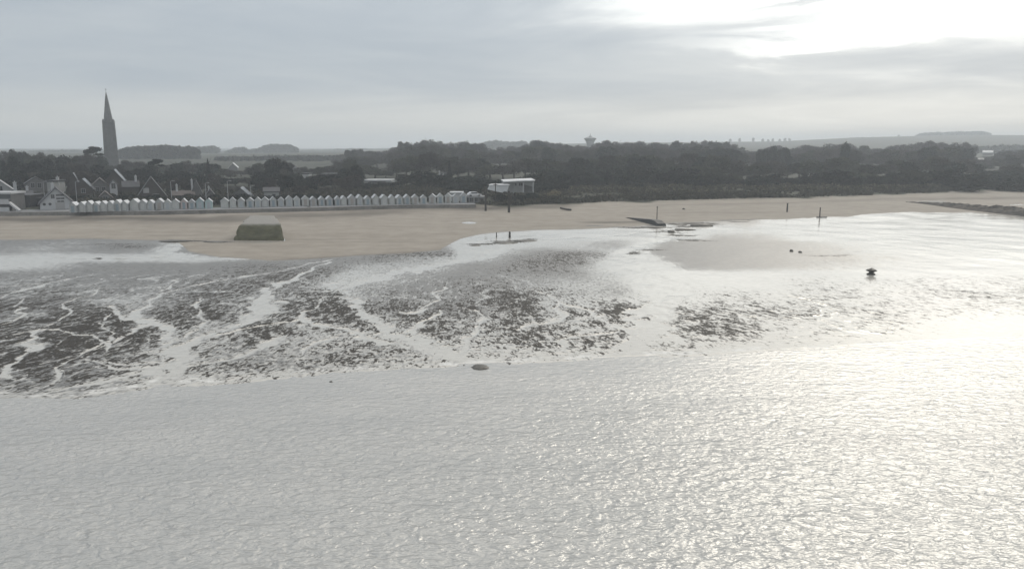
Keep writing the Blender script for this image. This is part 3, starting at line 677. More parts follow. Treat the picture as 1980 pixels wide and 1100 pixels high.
# ------------------------------------------------------------------ houses
def house(name, label, u0, u1, vtop, veave, Y, wall='render', roof='slate', depth=9.0, gable=True, rz=0.0, windows=(), chimney=None, door=None,
          flat=False, base=None, cat='house', group=None, rise=0.0, over=0.35):
    """gable-fronted (gable=True), side-on pitched or flat-roofed building; sizes read off the photograph at distance Y.
    windows: (fraction across, height above ground as fraction of the wall, width m, height m)"""
    a = atY(u0, 350, Y); b = atY(u1, 350, Y); W = b.x - a.x; cx = (a.x + b.x) / 2
    zt = atY(0, vtop, Y).z; ze = atY(0, veave, Y).z
    z0 = base if base is not None else hz1(cx, Y) - 0.2
    if rz == 0.0 and not flat: rz = math.atan2(-cx, Y) * 1.0      # the fronts face the bay, roughly towards its middle
    hw = ze - z0; hr = zt - ze
    e = empty(name, (cx, Y, z0), rz, label, cat, group)
    w2 = W / 2; d = depth
    if flat:
        MB().box(-w2, w2, 0, d, 0, hw).build('wall', M[wall], e)
        MB().box(-w2 - over, w2 + over, -over, d + over, hw + .003, hw + max(hr, 0.25)).build('roof', M[roof], e)
    elif gable:
        MB().add([(-w2, 0, 0), (w2, 0, 0), (w2, d, 0), (-w2, d, 0), (-w2, 0, hw), (w2, 0, hw), (w2, d, hw), (-w2, d, hw), (0, 0, hw + hr), (0, d, hw + hr)],
                 [(0, 1, 5, 8, 4), (1, 2, 6, 5), (3, 7, 9, 6, 2), (0, 4, 7, 3), (0, 3, 2, 1)]).build('wall', M[wall], e)
        rf = MB(); k_ = hr / w2; th = 0.22
        for s_ in (-1, 1):
            q0 = [(0, -over, hw + hr), (s_ * (w2 + over), -over, hw - over * k_), (s_ * (w2 + over), d + over, hw - over * k_), (0, d + over, hw + hr)]
            rf.hexa([(x, y, z + 0.01) for x, y, z in q0] + [(x, y, z + th) for x, y, z in q0])
        rf = rf.build('roof', M[roof], e)
    else:
        MB().add([(-w2, 0, 0), (w2, 0, 0), (w2, d, 0), (-w2, d, 0), (-w2, 0, hw), (w2, 0, hw), (w2, d, hw), (-w2, d, hw), (-w2, d / 2, hw + hr), (w2, d / 2, hw + hr)],
                 [(0, 1, 5, 4), (1, 2, 6, 9, 5), (2, 3, 7, 6), (3, 0, 4, 8, 7), (0, 3, 2, 1)]).build('wall', M[wall], e)
        rf = MB(); k_ = hr / (d / 2); th = 0.22
        for s_ in (-1, 1):
            yy = lambda f: d / 2 + s_ * f
            q0 = [(-w2 - over, yy(0), hw + hr), (w2 + over, yy(0), hw + hr), (w2 + over, yy(d / 2 + over), hw - over * k_), (-w2 - over, yy(d / 2 + over), hw - over * k_)]
            rf.hexa([(x, y, z + 0.01) for x, y, z in q0] + [(x, y, z + th) for x, y, z in q0])
        rf = rf.build('roof', M[roof], e)
    for (fx, fz, ww, wh) in windows:
        x = -w2 + fx * W; z = fz * (hw + (hr if not flat else 0))
        fr = MB()
        fr.box(x - ww / 2 - .1, x - ww / 2, -.09, -.004, z - wh / 2 - .1, z + wh / 2 + .1); fr.box(x + ww / 2, x + ww / 2 + .1, -.09, -.004, z - wh / 2 - .1, z + wh / 2 + .1)
        fr.box(x - ww / 2, x + ww / 2, -.09, -.004, z + wh / 2, z + wh / 2 + .1); fr.box(x - ww / 2, x + ww / 2, -.09, -.004, z - wh / 2 - .1, z - wh / 2)
        fr.box(x - .03, x + .03, -.08, -.05, z - wh / 2, z + wh / 2)
        wn = fr.build('window', M['frame'], e)
        MB().box(x - ww / 2, x + ww / 2, -.045, -.004, z - wh / 2, z + wh / 2).build('pane', M['glass'], wn)
    if door:
        fx, ww, wh = door; x = -w2 + fx * W
        MB().box(x - ww / 2, x + ww / 2, -.08, -.004, 0.05, wh).box(x - ww / 2 - .1, x - ww / 2 - .002, -.1, -.004, 0, wh + .1).box(x + ww / 2 + .002, x + ww / 2 + .1, -.1, -.004, 0, wh + .1).build('door', M['frame'], e)
    for ch_ in ([chimney] if chimney and not isinstance(chimney, list) else (chimney or [])):
        fx, h1, w1, mt = ch_; x = -w2 + fx * W; zt_ = hw + hr
        c_ = MB().box(x - w1 / 2, x + w1 / 2, d * .4, d * .4 + w1, hw * .8, zt_ + h1).box(x - w1 / 2 - .1, x + w1 / 2 + .1, d * .4 - .1, d * .4 + w1 + .1, zt_ + h1, zt_ + h1 + .15)
        c_.lathe([(.14, 0), (.11, .4)], 6, (x, d * .4 + w1 / 2, zt_ + h1 + .15))
        c_.build('chimney', M[mt], e)
    return e

P_ = Z_PROM + .02
# left end of the front
v = house('lifeguard_post', 'white two-storey seafront post with outside stair at the left edge', -40, 18, 372, 375.5, 214, 'dull', 'white', 6, flat=True, base=P_, cat='lifeguard post', over=.3)
Wv = atY(18, 350, 214).x - atY(-40, 350, 214).x
MB().box(-Wv / 2 - .1, Wv / 2 + .1, -1.5, -.01, 1.9, 2.05).box(-Wv / 2 - .1, Wv / 2 + .1, -1.5, -1.42, 2.055, 3.2).build('balcony', M['white'], v)
MB().box(-Wv / 2 - .05, Wv / 2 + .05, -1.38, -1.30, .0, 1.1).build('lower_panel', M['white'], v)
MB().hexa([(Wv / 2 + .1, -1.5, 2.0), (Wv / 2 + 2.4, -1.5, 0.02), (Wv / 2 + 2.4, -.4, 0.02), (Wv / 2 + .1, -.4, 2.0), (Wv / 2 + .1, -1.5, 2.5), (Wv / 2 + 2.7, -1.5, 0.3), (Wv / 2 + 2.7, -.4, 0.3), (Wv / 2 + .1, -.4, 2.5)]).build('stair', M['white'], v)
MB().box(-Wv / 2, Wv / 2, -.02, -.004, .2, 1.7).box(-Wv / 2 + .2, Wv / 2 - .2, -.02, -.004, 3.3, 4.4).build('window_band', M['glass'], v)
house('gabled_house', 'grey gabled house with pale roof edge behind the seafront post', -22, 19, 349, 367, 248, 'render', 'palezinc', 9, base=3, windows=[(.5, .6, 1.2, 1.4)])
house('dark_boathouse', 'long dark boarded building left of the white gabled villa', 19, 54, 377, 379, 226, 'darkwall', 'slate', 8, flat=True, base=P_, cat='boathouse', windows=[(.6, .55, .9, .5)])
house('cottage', 'low pale house with white chimney behind the dark boarded building', 17, 57, 371, 376, 244, 'render', 'slate', 8, gable=False, base=3, chimney=[(.3, 2.6, .9, 'white'), (.8, 1.2, .7, 'white')])
house('large_gabled_house', 'big pale grey gabled house rising behind the dark sheds', 50, 88, 343.5, 356, 262, 'dull', 'slate', 11, base=3.2, windows=[(.35, .6, 1.0, 1.5), (.65, .6, 1.0, 1.5)])
house('tall_narrow_house', 'tall narrow pale house squeezed right of the big grey gable', 90, 102, 349, 352, 258, 'render', 'slate', 7, base=3.2, chimney=(.9, .8, .7, 'white'), flat=True)
house('garden_shed', 'dark shed on a low grey wall beside the white villa', 57, 78, 383, 385, 229, 'darkwall', 'slate', 4, flat=True, base=P_, cat='shed', windows=[(.2, .8, .8, .5)])
MB_ = MB().box(atY(55, 0, 222).x, atY(78, 0, 222).x, 222, 222.4, P_, P_ + 2.0).box(atY(55, 0, 222).x - .05, atY(78, 0, 222).x, 221.95, 222.45, P_ + 2.003, P_ + 2.12)
tag(MB_.build('garden_wall', M['dull']), 'short grey garden wall between dark boathouse and white villa', 'wall')
v = house('gabled_villa', 'white gabled seafront villa with round windows and a wide roof', 77, 134, 364.5, 393, 219, 'white', 'slate', 12, base=P_, over=.5,
          windows=[(.40, .62, .8, 1.0), (.62, .68, 1.9, .45), (.62, .52, 1.9, .4), (.62, .38, 1.5, .35)], door=(.60, 2.0, 1.9), chimney=(.42, 1.0, .8, 'white'), cat='villa')
Wv = atY(134, 350, 219).x - atY(77, 350, 219).x
for fx in (.13, .30):
    c_ = MB(); x_ = -Wv / 2 + fx * Wv
    vs = [(x_ + .38 * math.cos(a * PI / 6), -.05, 1.5 + .38 * math.sin(a * PI / 6)) for a in range(12)]; vs += [(x, -.004, z) for x, _, z in vs]
    c_.add(vs, [tuple(range(12))] + [(i, i + 12, (i + 1) % 12 + 12, (i + 1) % 12) for i in range(12)]); c_.build('round_window', M['glass'], v)
house('steep_gabled_house', 'dark steep-gabled house whose right roof slope glints, taller of the pair', 129, 156, 336, 366, 250, 'brown', 'slate_wet', 10, base=3, rz=R(27), over=.5)
house('lower_gabled_house', 'dark steep-gabled house with glinting slope, lower one of the pair', 143, 176, 347.5, 366, 243, 'brown', 'slate_wet', 9, base=3, rz=R(24), over=.5, windows=[(.5, .5, 1, 1.2)])
house('timbered_house', 'brown-grey gabled house with a pale gable behind the left huts', 174, 212, 346, 364, 256, 'dull', 'tile', 10, base=3, windows=[(.35, .5, 1, 1.2), (.65, .5, 1, 1.2)])
house('bungalow', 'small low house with a broad tiled gable just behind the huts', 184, 218, 371.5, 388, 236, 'dull', 'tile', 8, base=2.8, windows=[(.5, .5, 1.2, 1)])
v = house('turreted_house', 'dark house with tall narrow gable, glinting slope and white dormer', 207, 237, 329.5, 349, 262, 'brown', 'slate_wet', 10, base=3.2, rz=R(23), over=.5)
house('white_dormer_annex', 'narrow white window bay with peaked roof in front of dark house', 212, 225, 349, 357, 254, 'white', 'slate', 4, base=3.2, windows=[(.5, .70, 1.1, 1.6)], over=.2, cat='annex')
house('steep_roofed_house', 'large steep brown-grey gable with one white window above the huts', 264, 320, 344, 384, 240, 'brown', 'slate', 11, base=3, windows=[(.62, .3, 1.6, .6), (.35, .55, .6, .8)])
e_ = [o for o in C.objects if o.get('label', '').startswith('large steep brown')][0]
Wv = atY(320, 350, 240).x - atY(264, 350, 240).x
MB().box(-Wv * .27, -Wv * .27 + 1.6, -.12, -.004, 2.9, 4.3).build('shuttered_window', M['frame'], e_)
house('hidden_house', 'dark low house with white chimney left of the steep brown gable', 238, 266, 352, 362, 258, 'brown', 'slate', 8, gable=False, base=3, chimney=(.85, 1.6, .7, 'white'))
house('small_house', 'small grey gabled house with pale chimney between two street lamps', 369, 389, 351, 374, 250, 'dull', 'slate', 9, base=3, chimney=(.1, .2, .6, 'white'))
house('long_low_house', 'long low brick-brown house behind the rose-grey hut', 334, 372, 371, 378, 246, 'brown', 'tile', 7, gable=False, base=3, chimney=(.2, 1.9, .6, 'white'))
house('little_gabled_house', 'little grey gable with white finial behind the blue-green huts', 394, 416, 367, 383, 238, 'dull', 'slate', 8, base=2.8, chimney=(.4, .5, .5, 'white'))
house('glinting_roof_house', 'grey gabled house with bright right roof slope behind the central huts', 446, 482, 364.5, 381, 238, 'dull', 'slate_wet', 9, base=2.8, rz=R(14), over=.5)
house('pale_cottage', 'pale square cottage with one dark window behind the central huts', 510, 538, 364.5, 371, 244, 'render', 'slate', 7, gable=False, base=2.8, windows=[(.65, .5, .9, .8)])
house('pale_hillside_house', 'white-walled house glowing between two dark trees left of centre', 500, 519, 331, 340, 330, 'render', 'slate', 9, gable=False, base=4, rz=R(-30))
house('far_house', 'far small house with bright roof slope among the village trees', 444, 460, 316, 324, 480, 'dull', 'palezinc', 12, base=5, rz=R(16))
house('hazy_pale_house', 'hazy pale house whose roof peeps over the village trees', 558, 584, 320, 331, 450, 'white', 'tile', 10, base=5)
v = house('modern_villa', 'modern villa with dark flat roof and long window band', 621, 661, 336, 340.5, 342, 'render', 'slate', 9, flat=True, base=4.2, windows=[(.22, .86, 3.2, 1.1), (.6, .86, 2.0, 1.1)], cat='villa')
house('white_terrace_house', 'long low house with brilliant white roofs left below the modern villa', 598, 642, 351.5, 353.5, 330, 'dull', 'palezinc', 12, flat=True, base=4, windows=[(.3, .5, 3, 1), (.75, .5, 3, 1)])
house('white_stair_tower', 'slim white twin-walled block standing left of the modern villa', 585, 597, 335, 337, 345, 'white', 'slate', 6, flat=True, base=4)
house('flat_roofed_school', 'long flat-roofed white building with dark window strip above the huts', 705, 755, 348, 351, 322, 'render', 'white', 10, flat=True, base=4, windows=[(.5, .82, 6.5, .6), (.2, .5, 1.2, 1.0), (.75, .45, 1.5, 1.0)], cat='building')
b = atY(768, 359, 318)
e = empty('storage_dome', (b.x, 318, hz1(b.x, 318)), 0, 'small round pale dome right of the long flat-roofed building', 'dome')
zt = atY(768, 349, 318).z - hz1(b.x, 318)
MB().lathe([(1.5, 0), (1.5, zt - 2.4)], 14).build('base', M['dull'], e); MB().lathe([(1.5, zt - 2.38), (1.7, zt - 1.5), (1.45, zt - .6), (.8, zt - .1), (.05, zt)], 14).build('shell', M['render'], e, True)
house('twin_gabled_house', 'white house with dark windows beside a conifer in the wood', 849, 866, 335, 344, 352, 'white', 'slate', 9, base=4.4, windows=[(.3, .86, .7, 1.3), (.7, .86, .7, 1.3)], chimney=(.05, .6, .6, 'white'))
house('white_wing_house', 'low white wing with two small gables under the conifer', 867, 886, 345, 350, 348, 'white', 'slate', 8, base=4.4, windows=[(.3, .88, .7, .8), (.75, .88, .7, .8)])

# white sailing-club building right of centre
bY = 262.0
cl = empty('sailing_club', (atY(990, 350, bY).x, bY, 3.2), R(4), 'large white flat-roofed club building behind dark posts on the beach', 'club house')
def X_(u): return atY(u, 350, bY).x - cl.location.x
def Z_(v_): return atY(0, v_, bY).z - 3.2
MB().box(X_(974), X_(1012), 1.5, 13, -.2, Z_(352.5)).build('wall', M['render'], cl)
MB().hexa([(X_(973), -.3, Z_(352.4)), (X_(1034), -1.0, Z_(350.2)), (X_(1034), 13.5, Z_(350.2)), (X_(973), 13.5, Z_(352.4)), (X_(973), -.3, Z_(350.5)), (X_(1035), -1.0, Z_(348)), (X_(1035), 13.5, Z_(348)), (X_(973), 13.5, Z_(350.5))]).build('roof', M['palezinc'], cl)
MB().hexa([(X_(943), -2, Z_(366)), (X_(978), -2, Z_(374)), (X_(978), 1.4, Z_(374)), (X_(943), 1.4, Z_(366)), (X_(947), -2, Z_(357.5)), (X_(984), -2, Z_(357.5)), (X_(984), 1.4, Z_(357.5)), (X_(947), 1.4, Z_(357.5))]).build('entrance_wing', M['club_white'], cl)
MB().hexa([(X_(945), -2.3, Z_(357.3)), (X_(986), -2.3, Z_(357.3)), (X_(986), 1.45, Z_(357.3)), (X_(945), 1.45, Z_(357.3)), (X_(950), -2, Z_(355.8)), (X_(982), -2, Z_(355.8)), (X_(982), 1.45, Z_(355.8)), (X_(950), 1.45, Z_(355.8))]).build('wing_roof', M['palezinc'], cl)
MB().hexa([(X_(1013), .5, Z_(357)), (X_(1033), .5, Z_(362)), (X_(1033), 1.4, Z_(362)), (X_(1013), 1.4, Z_(357)), (X_(1013), .5, Z_(352)), (X_(1034), .5, Z_(350.6)), (X_(1034), 1.4, Z_(350.6)), (X_(1013), 1.4, Z_(352))]).build('sign_panel', M['render'], cl)
for u in (996, 1004, 1008): MB().box(X_(u), X_(u + 3.4), 1.42, 1.49, Z_(360), Z_(355)).build('window', M['glass'], cl)
MB().box(X_(1012) + .01, X_(1032), 3, 12, .2, Z_(352.6)).build('rear_wall', M['dull'], cl)
for u in (976, 1011, 1030): MB().box(X_(u), X_(u) + .35, -.4, -.05, 0, Z_(372.1) if u < 1000 else Z_(352.8)).build('column', M['white'], cl)
MB().box(X_(980), X_(1028), -2.0, 3, -.6, .12).build('terrace', M['prom'], cl)
MB().box(X_(1015), X_(1033), -1.8, -1.6, .13, 1.5).build('railing', M['tile'], cl)
# low kiosk and shiny vehicle left of it
house('flat_roofed_kiosk', 'low grey kiosk block between last huts and dark post', 905, 936, 380, 382.5, 245, 'dull', 'prom', 5, flat=True, base=2.8, windows=[(.2, .5, .9, 1.3), (.5, .5, .9, 1.3)], cat='kiosk')
house('pale_raised_cabin', 'pale flat-roofed cabin rising above the last huts of the row', 871, 893, 371.5, 373.2, 249, 'white', 'palezinc', 4, flat=True, base=2.8, cat='cabin')
def car(u, v_, Y, label, paint='silver', rz=0.0, s=1.0):
    b = atY(u, v_, Y); e = empty('parked_car', (b.x, Y, b.z), rz, label, 'car'); e.scale = (s, s, s)
    MB().add([(x, y, z) for y in (-.85, .85) for x, z in ((-2.1, .35), (2.1, .35), (2.15, .75), (1.2, .95), (.6, 1.45), (-1.2, 1.5), (-1.9, 1.0), (-2.15, .8))],
             [tuple(range(8)), tuple(range(15, 7, -1))] + [(i, i + 8, (i + 1) % 8 + 8, (i + 1) % 8) for i in range(8)]).build('body', M[paint], e)
    MB().box(-1.15, .75, -.87, -.853, .98, 1.35).build('side_window', M['glass'], e)
    for x in (-1.35, 1.35):
        for y in (-.8, .8):
            MB().tube([(x, y - .1, .32), (x, y + .1, .32)], .32, 12).build('wheel', M['rubber'], e)
    return e
car(917, 380.3, 247, 'silver car glinting on the parking above the grey kiosk', rz=R(20))
# houses glimpsed in the wood
house('woodland_house', 'pale gabled house with long right roof slope at the wood edge', 1562, 1590, 327, 343, 395, 'dull', 'palezinc', 12, base=4.6, rz=R(-18))
house('white_chimney_house', 'very narrow white house front glimpsed deep in the wood', 1286.5, 1290.5, 316, 318, 430, 'white', 'slate', 5, flat=True, base=5)
house('glimpsed_house', 'white house front glimpsed through trees, two bright spots stacked', 1360, 1368, 321, 324, 425, 'white', 'slate', 6, base=5, windows=[(.5, .80, 1.6, .7)])
house('glimpsed_shed', 'dim pale shed glimpsed right of the two bright spots', 1375, 1382, 330, 333, 420, 'render', 'slate', 6, base=5, cat='shed')
house('glimpsed_gable', 'tiny white gable glimpsed under the dark pines of the wood', 1501, 1509, 323, 329, 425, 'white', 'palezinc', 6, base=5)
house('far_white_barn', 'far long barn with white roof in the gap of the right wood', 1896, 1913, 291.5, 295.5, 900, 'dull', 'white', 14, gable=False, base=8, cat='barn')
house('far_low_barn', 'far small white roof below the long barn', 1888, 1897, 306.5, 309.5, 620, 'dull', 'white', 10, gable=False, base=6, cat='barn')
for (u, v_, Y, lab) in [(1305, 370, 302, 'small white cabin at the foot of the wood, right of two dark bushes'), (1492, 365.5, 318, 'small white cabin under the round bush right of centre'), (1212, 371.5, 300, 'small white cabin in the dune scrub left of a dark bush')]:
    b = atY(u, v_, Y); wpx = 3.4 if u != 1212 else 8
    house('white_cabin', lab, u - wpx / 2, u + wpx / 2, v_ - 3.0, v_ - 2, Y, 'white', 'palezinc', 3, base=hz1(b.x, Y), flat=True, cat='cabin')

# ------------------------------------------------------------------ church with its spire
cY = 470.0
tip = atY(211, 174, cY)
ch = empty('church', (atY(215, 300, cY).x, cY, 5.2), R(22), 'tall pale stone church with pointed spire rising above the village', 'church')
kx = cY / FOC
z_b = atY(0, 238, cY).z - 5.2; z_t = tip.z - 5.2
hwid = 10.2 * kx
tw = MB()
tw.hexa([(-hwid * 1.06, -hwid, 0), (hwid * 1.06, -hwid, 0), (hwid * 1.06, hwid, 0), (-hwid * 1.06, hwid, 0), (-hwid * .86, -hwid * .86, z_b), (hwid * .86, -hwid * .86, z_b), (hwid * .86, hwid * .86, z_b), (-hwid * .86, hwid * .86, z_b)])
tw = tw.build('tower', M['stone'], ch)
for sx in (-1, 1):
    for sy in (-1, 1):
        bt = MB()
        bt.hexa([(sx * hwid * 1.0 - .55, sy * hwid - .55, 0), (sx * hwid * 1.0 + .55, sy * hwid - .55, 0), (sx * hwid * 1.0 + .55, sy * hwid + .55, 0), (sx * hwid * 1.0 - .55, sy * hwid + .55, 0),
                 (sx * hwid * .86 - .4, sy * hwid * .86 - .4, z_b + .6), (sx * hwid * .86 + .4, sy * hwid * .86 - .4, z_b + .6), (sx * hwid * .86 + .4, sy * hwid * .86 + .4, z_b + .6), (sx * hwid * .86 - .4, sy * hwid * .86 + .4, z_b + .6)])
        bt.build('buttress', M['stone'], ch)
        MB().lathe([(.55, 0), (.4, .5), (.05, 1.6)], 6, (sx * hwid * .86, sy * hwid * .86, z_b + .601)).build('pinnacle', M['stone'], ch)
MB().box(-hwid * .95, hwid * .95, -hwid * .95, hwid * .95, z_b + .003, z_b + .5).build('cornice', M['stone'], ch)
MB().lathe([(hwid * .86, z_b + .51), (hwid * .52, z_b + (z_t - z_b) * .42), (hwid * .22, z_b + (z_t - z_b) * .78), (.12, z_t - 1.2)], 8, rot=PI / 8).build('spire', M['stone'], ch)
MB().tube([(0, 0, z_t - 1.3), (0, 0, z_t + .8)], .09, 5).box(-.5, .5, -.06, .06, z_t + .1, z_t + .25).build('cross', M['timber'], ch)
for s_ in (-1, 1):
    lv = MB(); x_ = s_ * hwid * .4
    yfr = lambda z: -(hwid - (hwid * .14) * z / z_b) - .03
    z0_, z1_ = z_b * .55, z_b * .92
    lv.add([(x_ - .5, yfr(z0_) - .03, z0_), (x_ + .5, yfr(z0_) - .03, z0_), (x_ + .5, yfr(z1_) - .03, z1_), (x_, yfr(z1_ + 1.2) - .03, z1_ + 1.2), (x_ - .5, yfr(z1_) - .03, z1_),
            (x_ - .5, yfr(z0_) + .3, z0_), (x_ + .5, yfr(z0_) + .3, z0_), (x_ + .5, yfr(z1_) + .3, z1_), (x_, yfr(z1_ + 1.2) + .3, z1_ + 1.2), (x_ - .5, yfr(z1_) + .3, z1_)],
           [(0, 1, 2, 3, 4), (0, 5, 6, 1), (1, 6, 7, 2), (2, 7, 8, 3), (3, 8, 9, 4), (4, 9, 5, 0)])
    lv.build('belfry_opening', M['dull'], ch)
nv = MB().add([(-hwid * .8, hwid, 0), (-hwid * .8, 34, 0), (hwid * .8, 34, 0), (hwid * .8, hwid, 0), (-hwid * .8, hwid, 5), (-hwid * .8, 34, 5), (hwid * .8, 34, 5), (hwid * .8, hwid, 5), (0, hwid, 9), (0, 34, 9)],
              [(0, 4, 8, 7, 3), (0, 1, 5, 4), (1, 2, 6, 9, 5), (2, 3, 7, 6), (4, 5, 9, 8), (6, 7, 8, 9)])
nv.build('nave', M['stone'], ch)

# ------------------------------------------------------------------ water tower on the wooded rise
wY = 960.0
b = atY(1141, 285, wY); zb = 9.0
wt = empty('water_tower', (b.x, wY, zb), 0, 'hazy flared water tower standing above the wood on skyline', 'water tower')
kx = wY / FOC; zz_ = lambda v_: atY(0, v_, wY).z - zb
MB().lathe([(6.0 * kx, 0), (5.6 * kx, zz_(286)), (6.6 * kx, zz_(279)), (8.4 * kx, zz_(274))], 20).build('shaft', M['render'], wt, True)
MB().lathe([(8.4 * kx, zz_(274) + .003), (10.2 * kx, zz_(270.5)), (11.8 * kx, zz_(269)), (11.8 * kx, zz_(267.6))], 20).build('tank', M['render'], wt)
MB().lathe([(11.0 * kx, zz_(267.6) + .003), (5 * kx, zz_(265.4)), (3.0 * kx, zz_(264.8)), (2.4 * kx, zz_(263))], 20).build('cap', M['render'], wt)
MB().tube([(0, 0, zz_(263.2)), (0, 0, zz_(258))], .2, 5).build('mast', M['timber'], wt)

# ------------------------------------------------------------------ things on the beach
def rocky(name, fn, nu, nv_, mat, label, cat, loc=(0, 0, 0), smooth=True):
    vs = []; fs = []
    for i in range(nv_ + 1):
        for j in range(nu): vs.append(fn(j / nu, i / nv_))
    for i in range(nv_):
        for j in range(nu): fs.append((i * nu + j, i * nu + (j + 1) % nu, (i + 1) * nu + (j + 1) % nu, (i + 1) * nu + j))
    fs.append(tuple(range(nu))[::-1]); fs.append(tuple(nv_ * nu + j for j in range(nu)))
    o = MB().add(vs, fs).build(name, mat, None, smooth); o.location = loc
    return tag(o, label, cat)

# big weedy block
f0, f1 = gat(450, 466), gat(551, 465)
yb = (f0.y + f1.y) / 2
gz = f0.z - .15
top_l, top_r = atY(466, 433.5, yb + 1.6), atY(543, 433.5, yb + 1.6)
bl = MB()
cxb = (f0.x + f1.x) / 2
H_ = top_l.z - gz
nX, nY = 22, 18
P0 = [(f0.x - cxb, 0, 0), (f1.x - cxb, 0, 0), (atY(536, 420, yb + 14).x - cxb, 14, 0), (atY(478, 420, yb + 14).x - cxb, 14, 0)]
P1 = [(top_l.x - cxb, 1.6, H_), (top_r.x - cxb, 1.6, H_), (atY(530, 417, yb + 13).x - cxb, 13, atY(530, 417, yb + 13).z - gz), (atY(484, 417, yb + 13).x - cxb, 13, atY(484, 417, yb + 13).z - gz)]
def lerp(a, b, t): return tuple(a[i] * (1 - t) + b[i] * t for i in range(3))
per = []
for k_ in range(4):
    n_ = 14
    for j in range(n_): per.append((k_, j / n_))
NP = len(per); rings = []
for i in range(9):
    t_ = i / 8; rg = []
    for (k_, s_) in per:
        a0 = lerp(P0[k_], P0[(k_ + 1) % 4], s_); a1 = lerp(P1[k_], P1[(k_ + 1) % 4], s_)
        p = lerp(a0, a1, t_)
        bul = 0.35 * math.sin(PI * t_) * (1 if k_ in (0, 2) else .6)
        nn_ = float(fbm(np.array([p[0] * .9 + p[1] * .5]), np.array([p[2] * 1.3 + p[1] * .7]), 3)[0]) - .5
        d_ = Vector((p[0], p[1] - 7, 0)); d_ = d_.normalized() if d_.length else d_
        rg.append((p[0] + d_.x * (nn_ * .9 + bul * .5), p[1] + d_.y * (nn_ * .9 + bul * .5), p[2] + nn_ * .15 * t_))
    rings.append(rg)
for sh, dz_ in ((.96, .03), (.7, .05), (.35, .05), (.02, .05)):
    cxy = (sum(p[0] for p in rings[8]) / NP, sum(p[1] for p in rings[8]) / NP)
    rings.append([(cxy[0] + (p[0] - cxy[0]) * sh, cxy[1] + (p[1] - cxy[1]) * sh, p[2] * sh + sum(a[2] for a in rings[8]) / NP * (1 - sh) + dz_ + .05 * (float(fbm(np.array([p[0] * sh]), np.array([p[1] * sh]), 3)[0]) - .5)) for p in rings[8]])
vs = [p for r_ in rings for p in r_]; fs = []
for i in range(len(rings) - 1):
    for j in range(NP): fs.append((i * NP + j, i * NP + (j + 1) % NP, (i + 1) * NP + (j + 1) % NP, (i + 1) * NP + j))
fs.append(tuple((len(rings) - 1) * NP + j for j in range(NP)))
blo = MB().add(vs, fs).build('concrete_block', M['block'], None, True); blo.location = (cxb, yb, gz)
tag(blo, 'huge olive weed-covered concrete block lying on the bare sand', 'concrete block')
_unused = MB().add([(x_, y_, 0.03) for x_, y_ in [(f0.x - .3, yb - .9), (f1.x + .2, yb - .7), (f1.x + .9, yb + .6), (f1.x + .5, yb + 4.0), (f1.x + .1, yb + 1.5), (f0.x + .6, yb + .6)]], [tuple(range(6))])

# sloping wreck-like slipway slab with its pole
a_ = gat(1203, 419); b_ = gat(1279, 437)
def along(f, z): return Vector((a_.x * (1 - f) + b_.x * f, a_.y * (1 - f) + b_.y * f, 0)) + Vector((0, 0, z))
sl = MB(); N = 12; top = []
d_ = (b_ - a_); d_.z = 0; d_.normalize(); nrm = Vector((-d_.y, d_.x, 0))
vs = []
for i in range(N + 1):
    f = i / N
    zt_ = gz + .35 + 1.25 * f ** .8 - (0.9 * max(0, f - .9) / .1 if f > .9 else 0)
    jn = (float(fbm(np.array([f * 9.]), np.array([3.3]), 2)[0]) - .5) * .2
    wdt = .5 + 1.6 * f
    base_z = gz - .2 + (0.35 * (1 - f))
    for (o_, z_) in ((-wdt * .7, base_z), (-wdt * .5, zt_ + jn), (wdt * .5, zt_ + jn * .5), (wdt * .7, base_z)):
        q_ = along(f, z_) + nrm * o_; vs.append(tuple(q_))
fs = []
for i in range(N):
    for j in range(3): fs.append((i * 4 + j, (i + 1) * 4 + j, (i + 1) * 4 + j + 1, i * 4 + j + 1))
fs += [(0, 1, 2, 3), (N * 4 + 3, N * 4 + 2, N * 4 + 1, N * 4)]
tag(sl.add(vs, fs).build('slipway_slab', M['wreck']), 'dark tapering concrete slab sloping up out of the sand by the stream', 'slab')

def post(name, u, vt, vb, wpx, label, mat='timber', lean=0.0, extra=None, grp=None, cat='post', n=7):
    p = gat(u, vb); h = atY(0, vt, p.y).z - p.z; r_ = wpx * p.y / FOC / 2
    mb = MB().tube([(0, 0, -.3), (lean * .4, 0, h * .5), (lean, 0, h)], [r_ * 1.1, r_, r_ * .85], n)
    if extra: extra(mb, r_, h)
    o = mb.build(name, M[mat]); o.location = p
    return tag(o, label, cat, grp)
post('marker_post', 939, 371, 408, 4.2, 'thick dark wooden post on the beach, left of the white club', extra=lambda mb, r_, h: mb.box(-r_ * 1.3, r_ * 1.3, -r_ * 1.3, r_ * 1.3, h * .93, h * .97))
post('marker_post', 984, 369.5, 411, 4.6, 'thick dark weedy post with bulge in front of the white club', extra=lambda mb, r_, h: mb.tube([(r_, 0, h * .35), (r_ * 1.4, 0, h * .7), (r_, 0, h * .9)], [r_ * .4, r_ * 1.1, r_ * .3], 7))
post('beacon_pole', 1270, 399, 429, 1.6, 'slender brown pole standing beside the dark sloping slab', 'timber', cat='pole', extra=lambda mb, r_, h: mb.box(-r_ * 2, r_ * 2, -.05, .05, h * .92, h * .95))
post('marker_post', 1522, 393, 410, 3.0, 'short dark post on dry sand right of the stream outlet', extra=lambda mb, r_, h: mb.box(-r_ * 1.2, r_ * 1.2, -r_ * 1.2, r_ * 1.2, h * .96, h))
post('marker_post', 1585, 401, 421, 2.2, 'dark post with a low cross timber at the edge of the shining flats', extra=lambda mb, r_, h: mb.box(-.9, 1.9, -.15, .15, .05, .25))
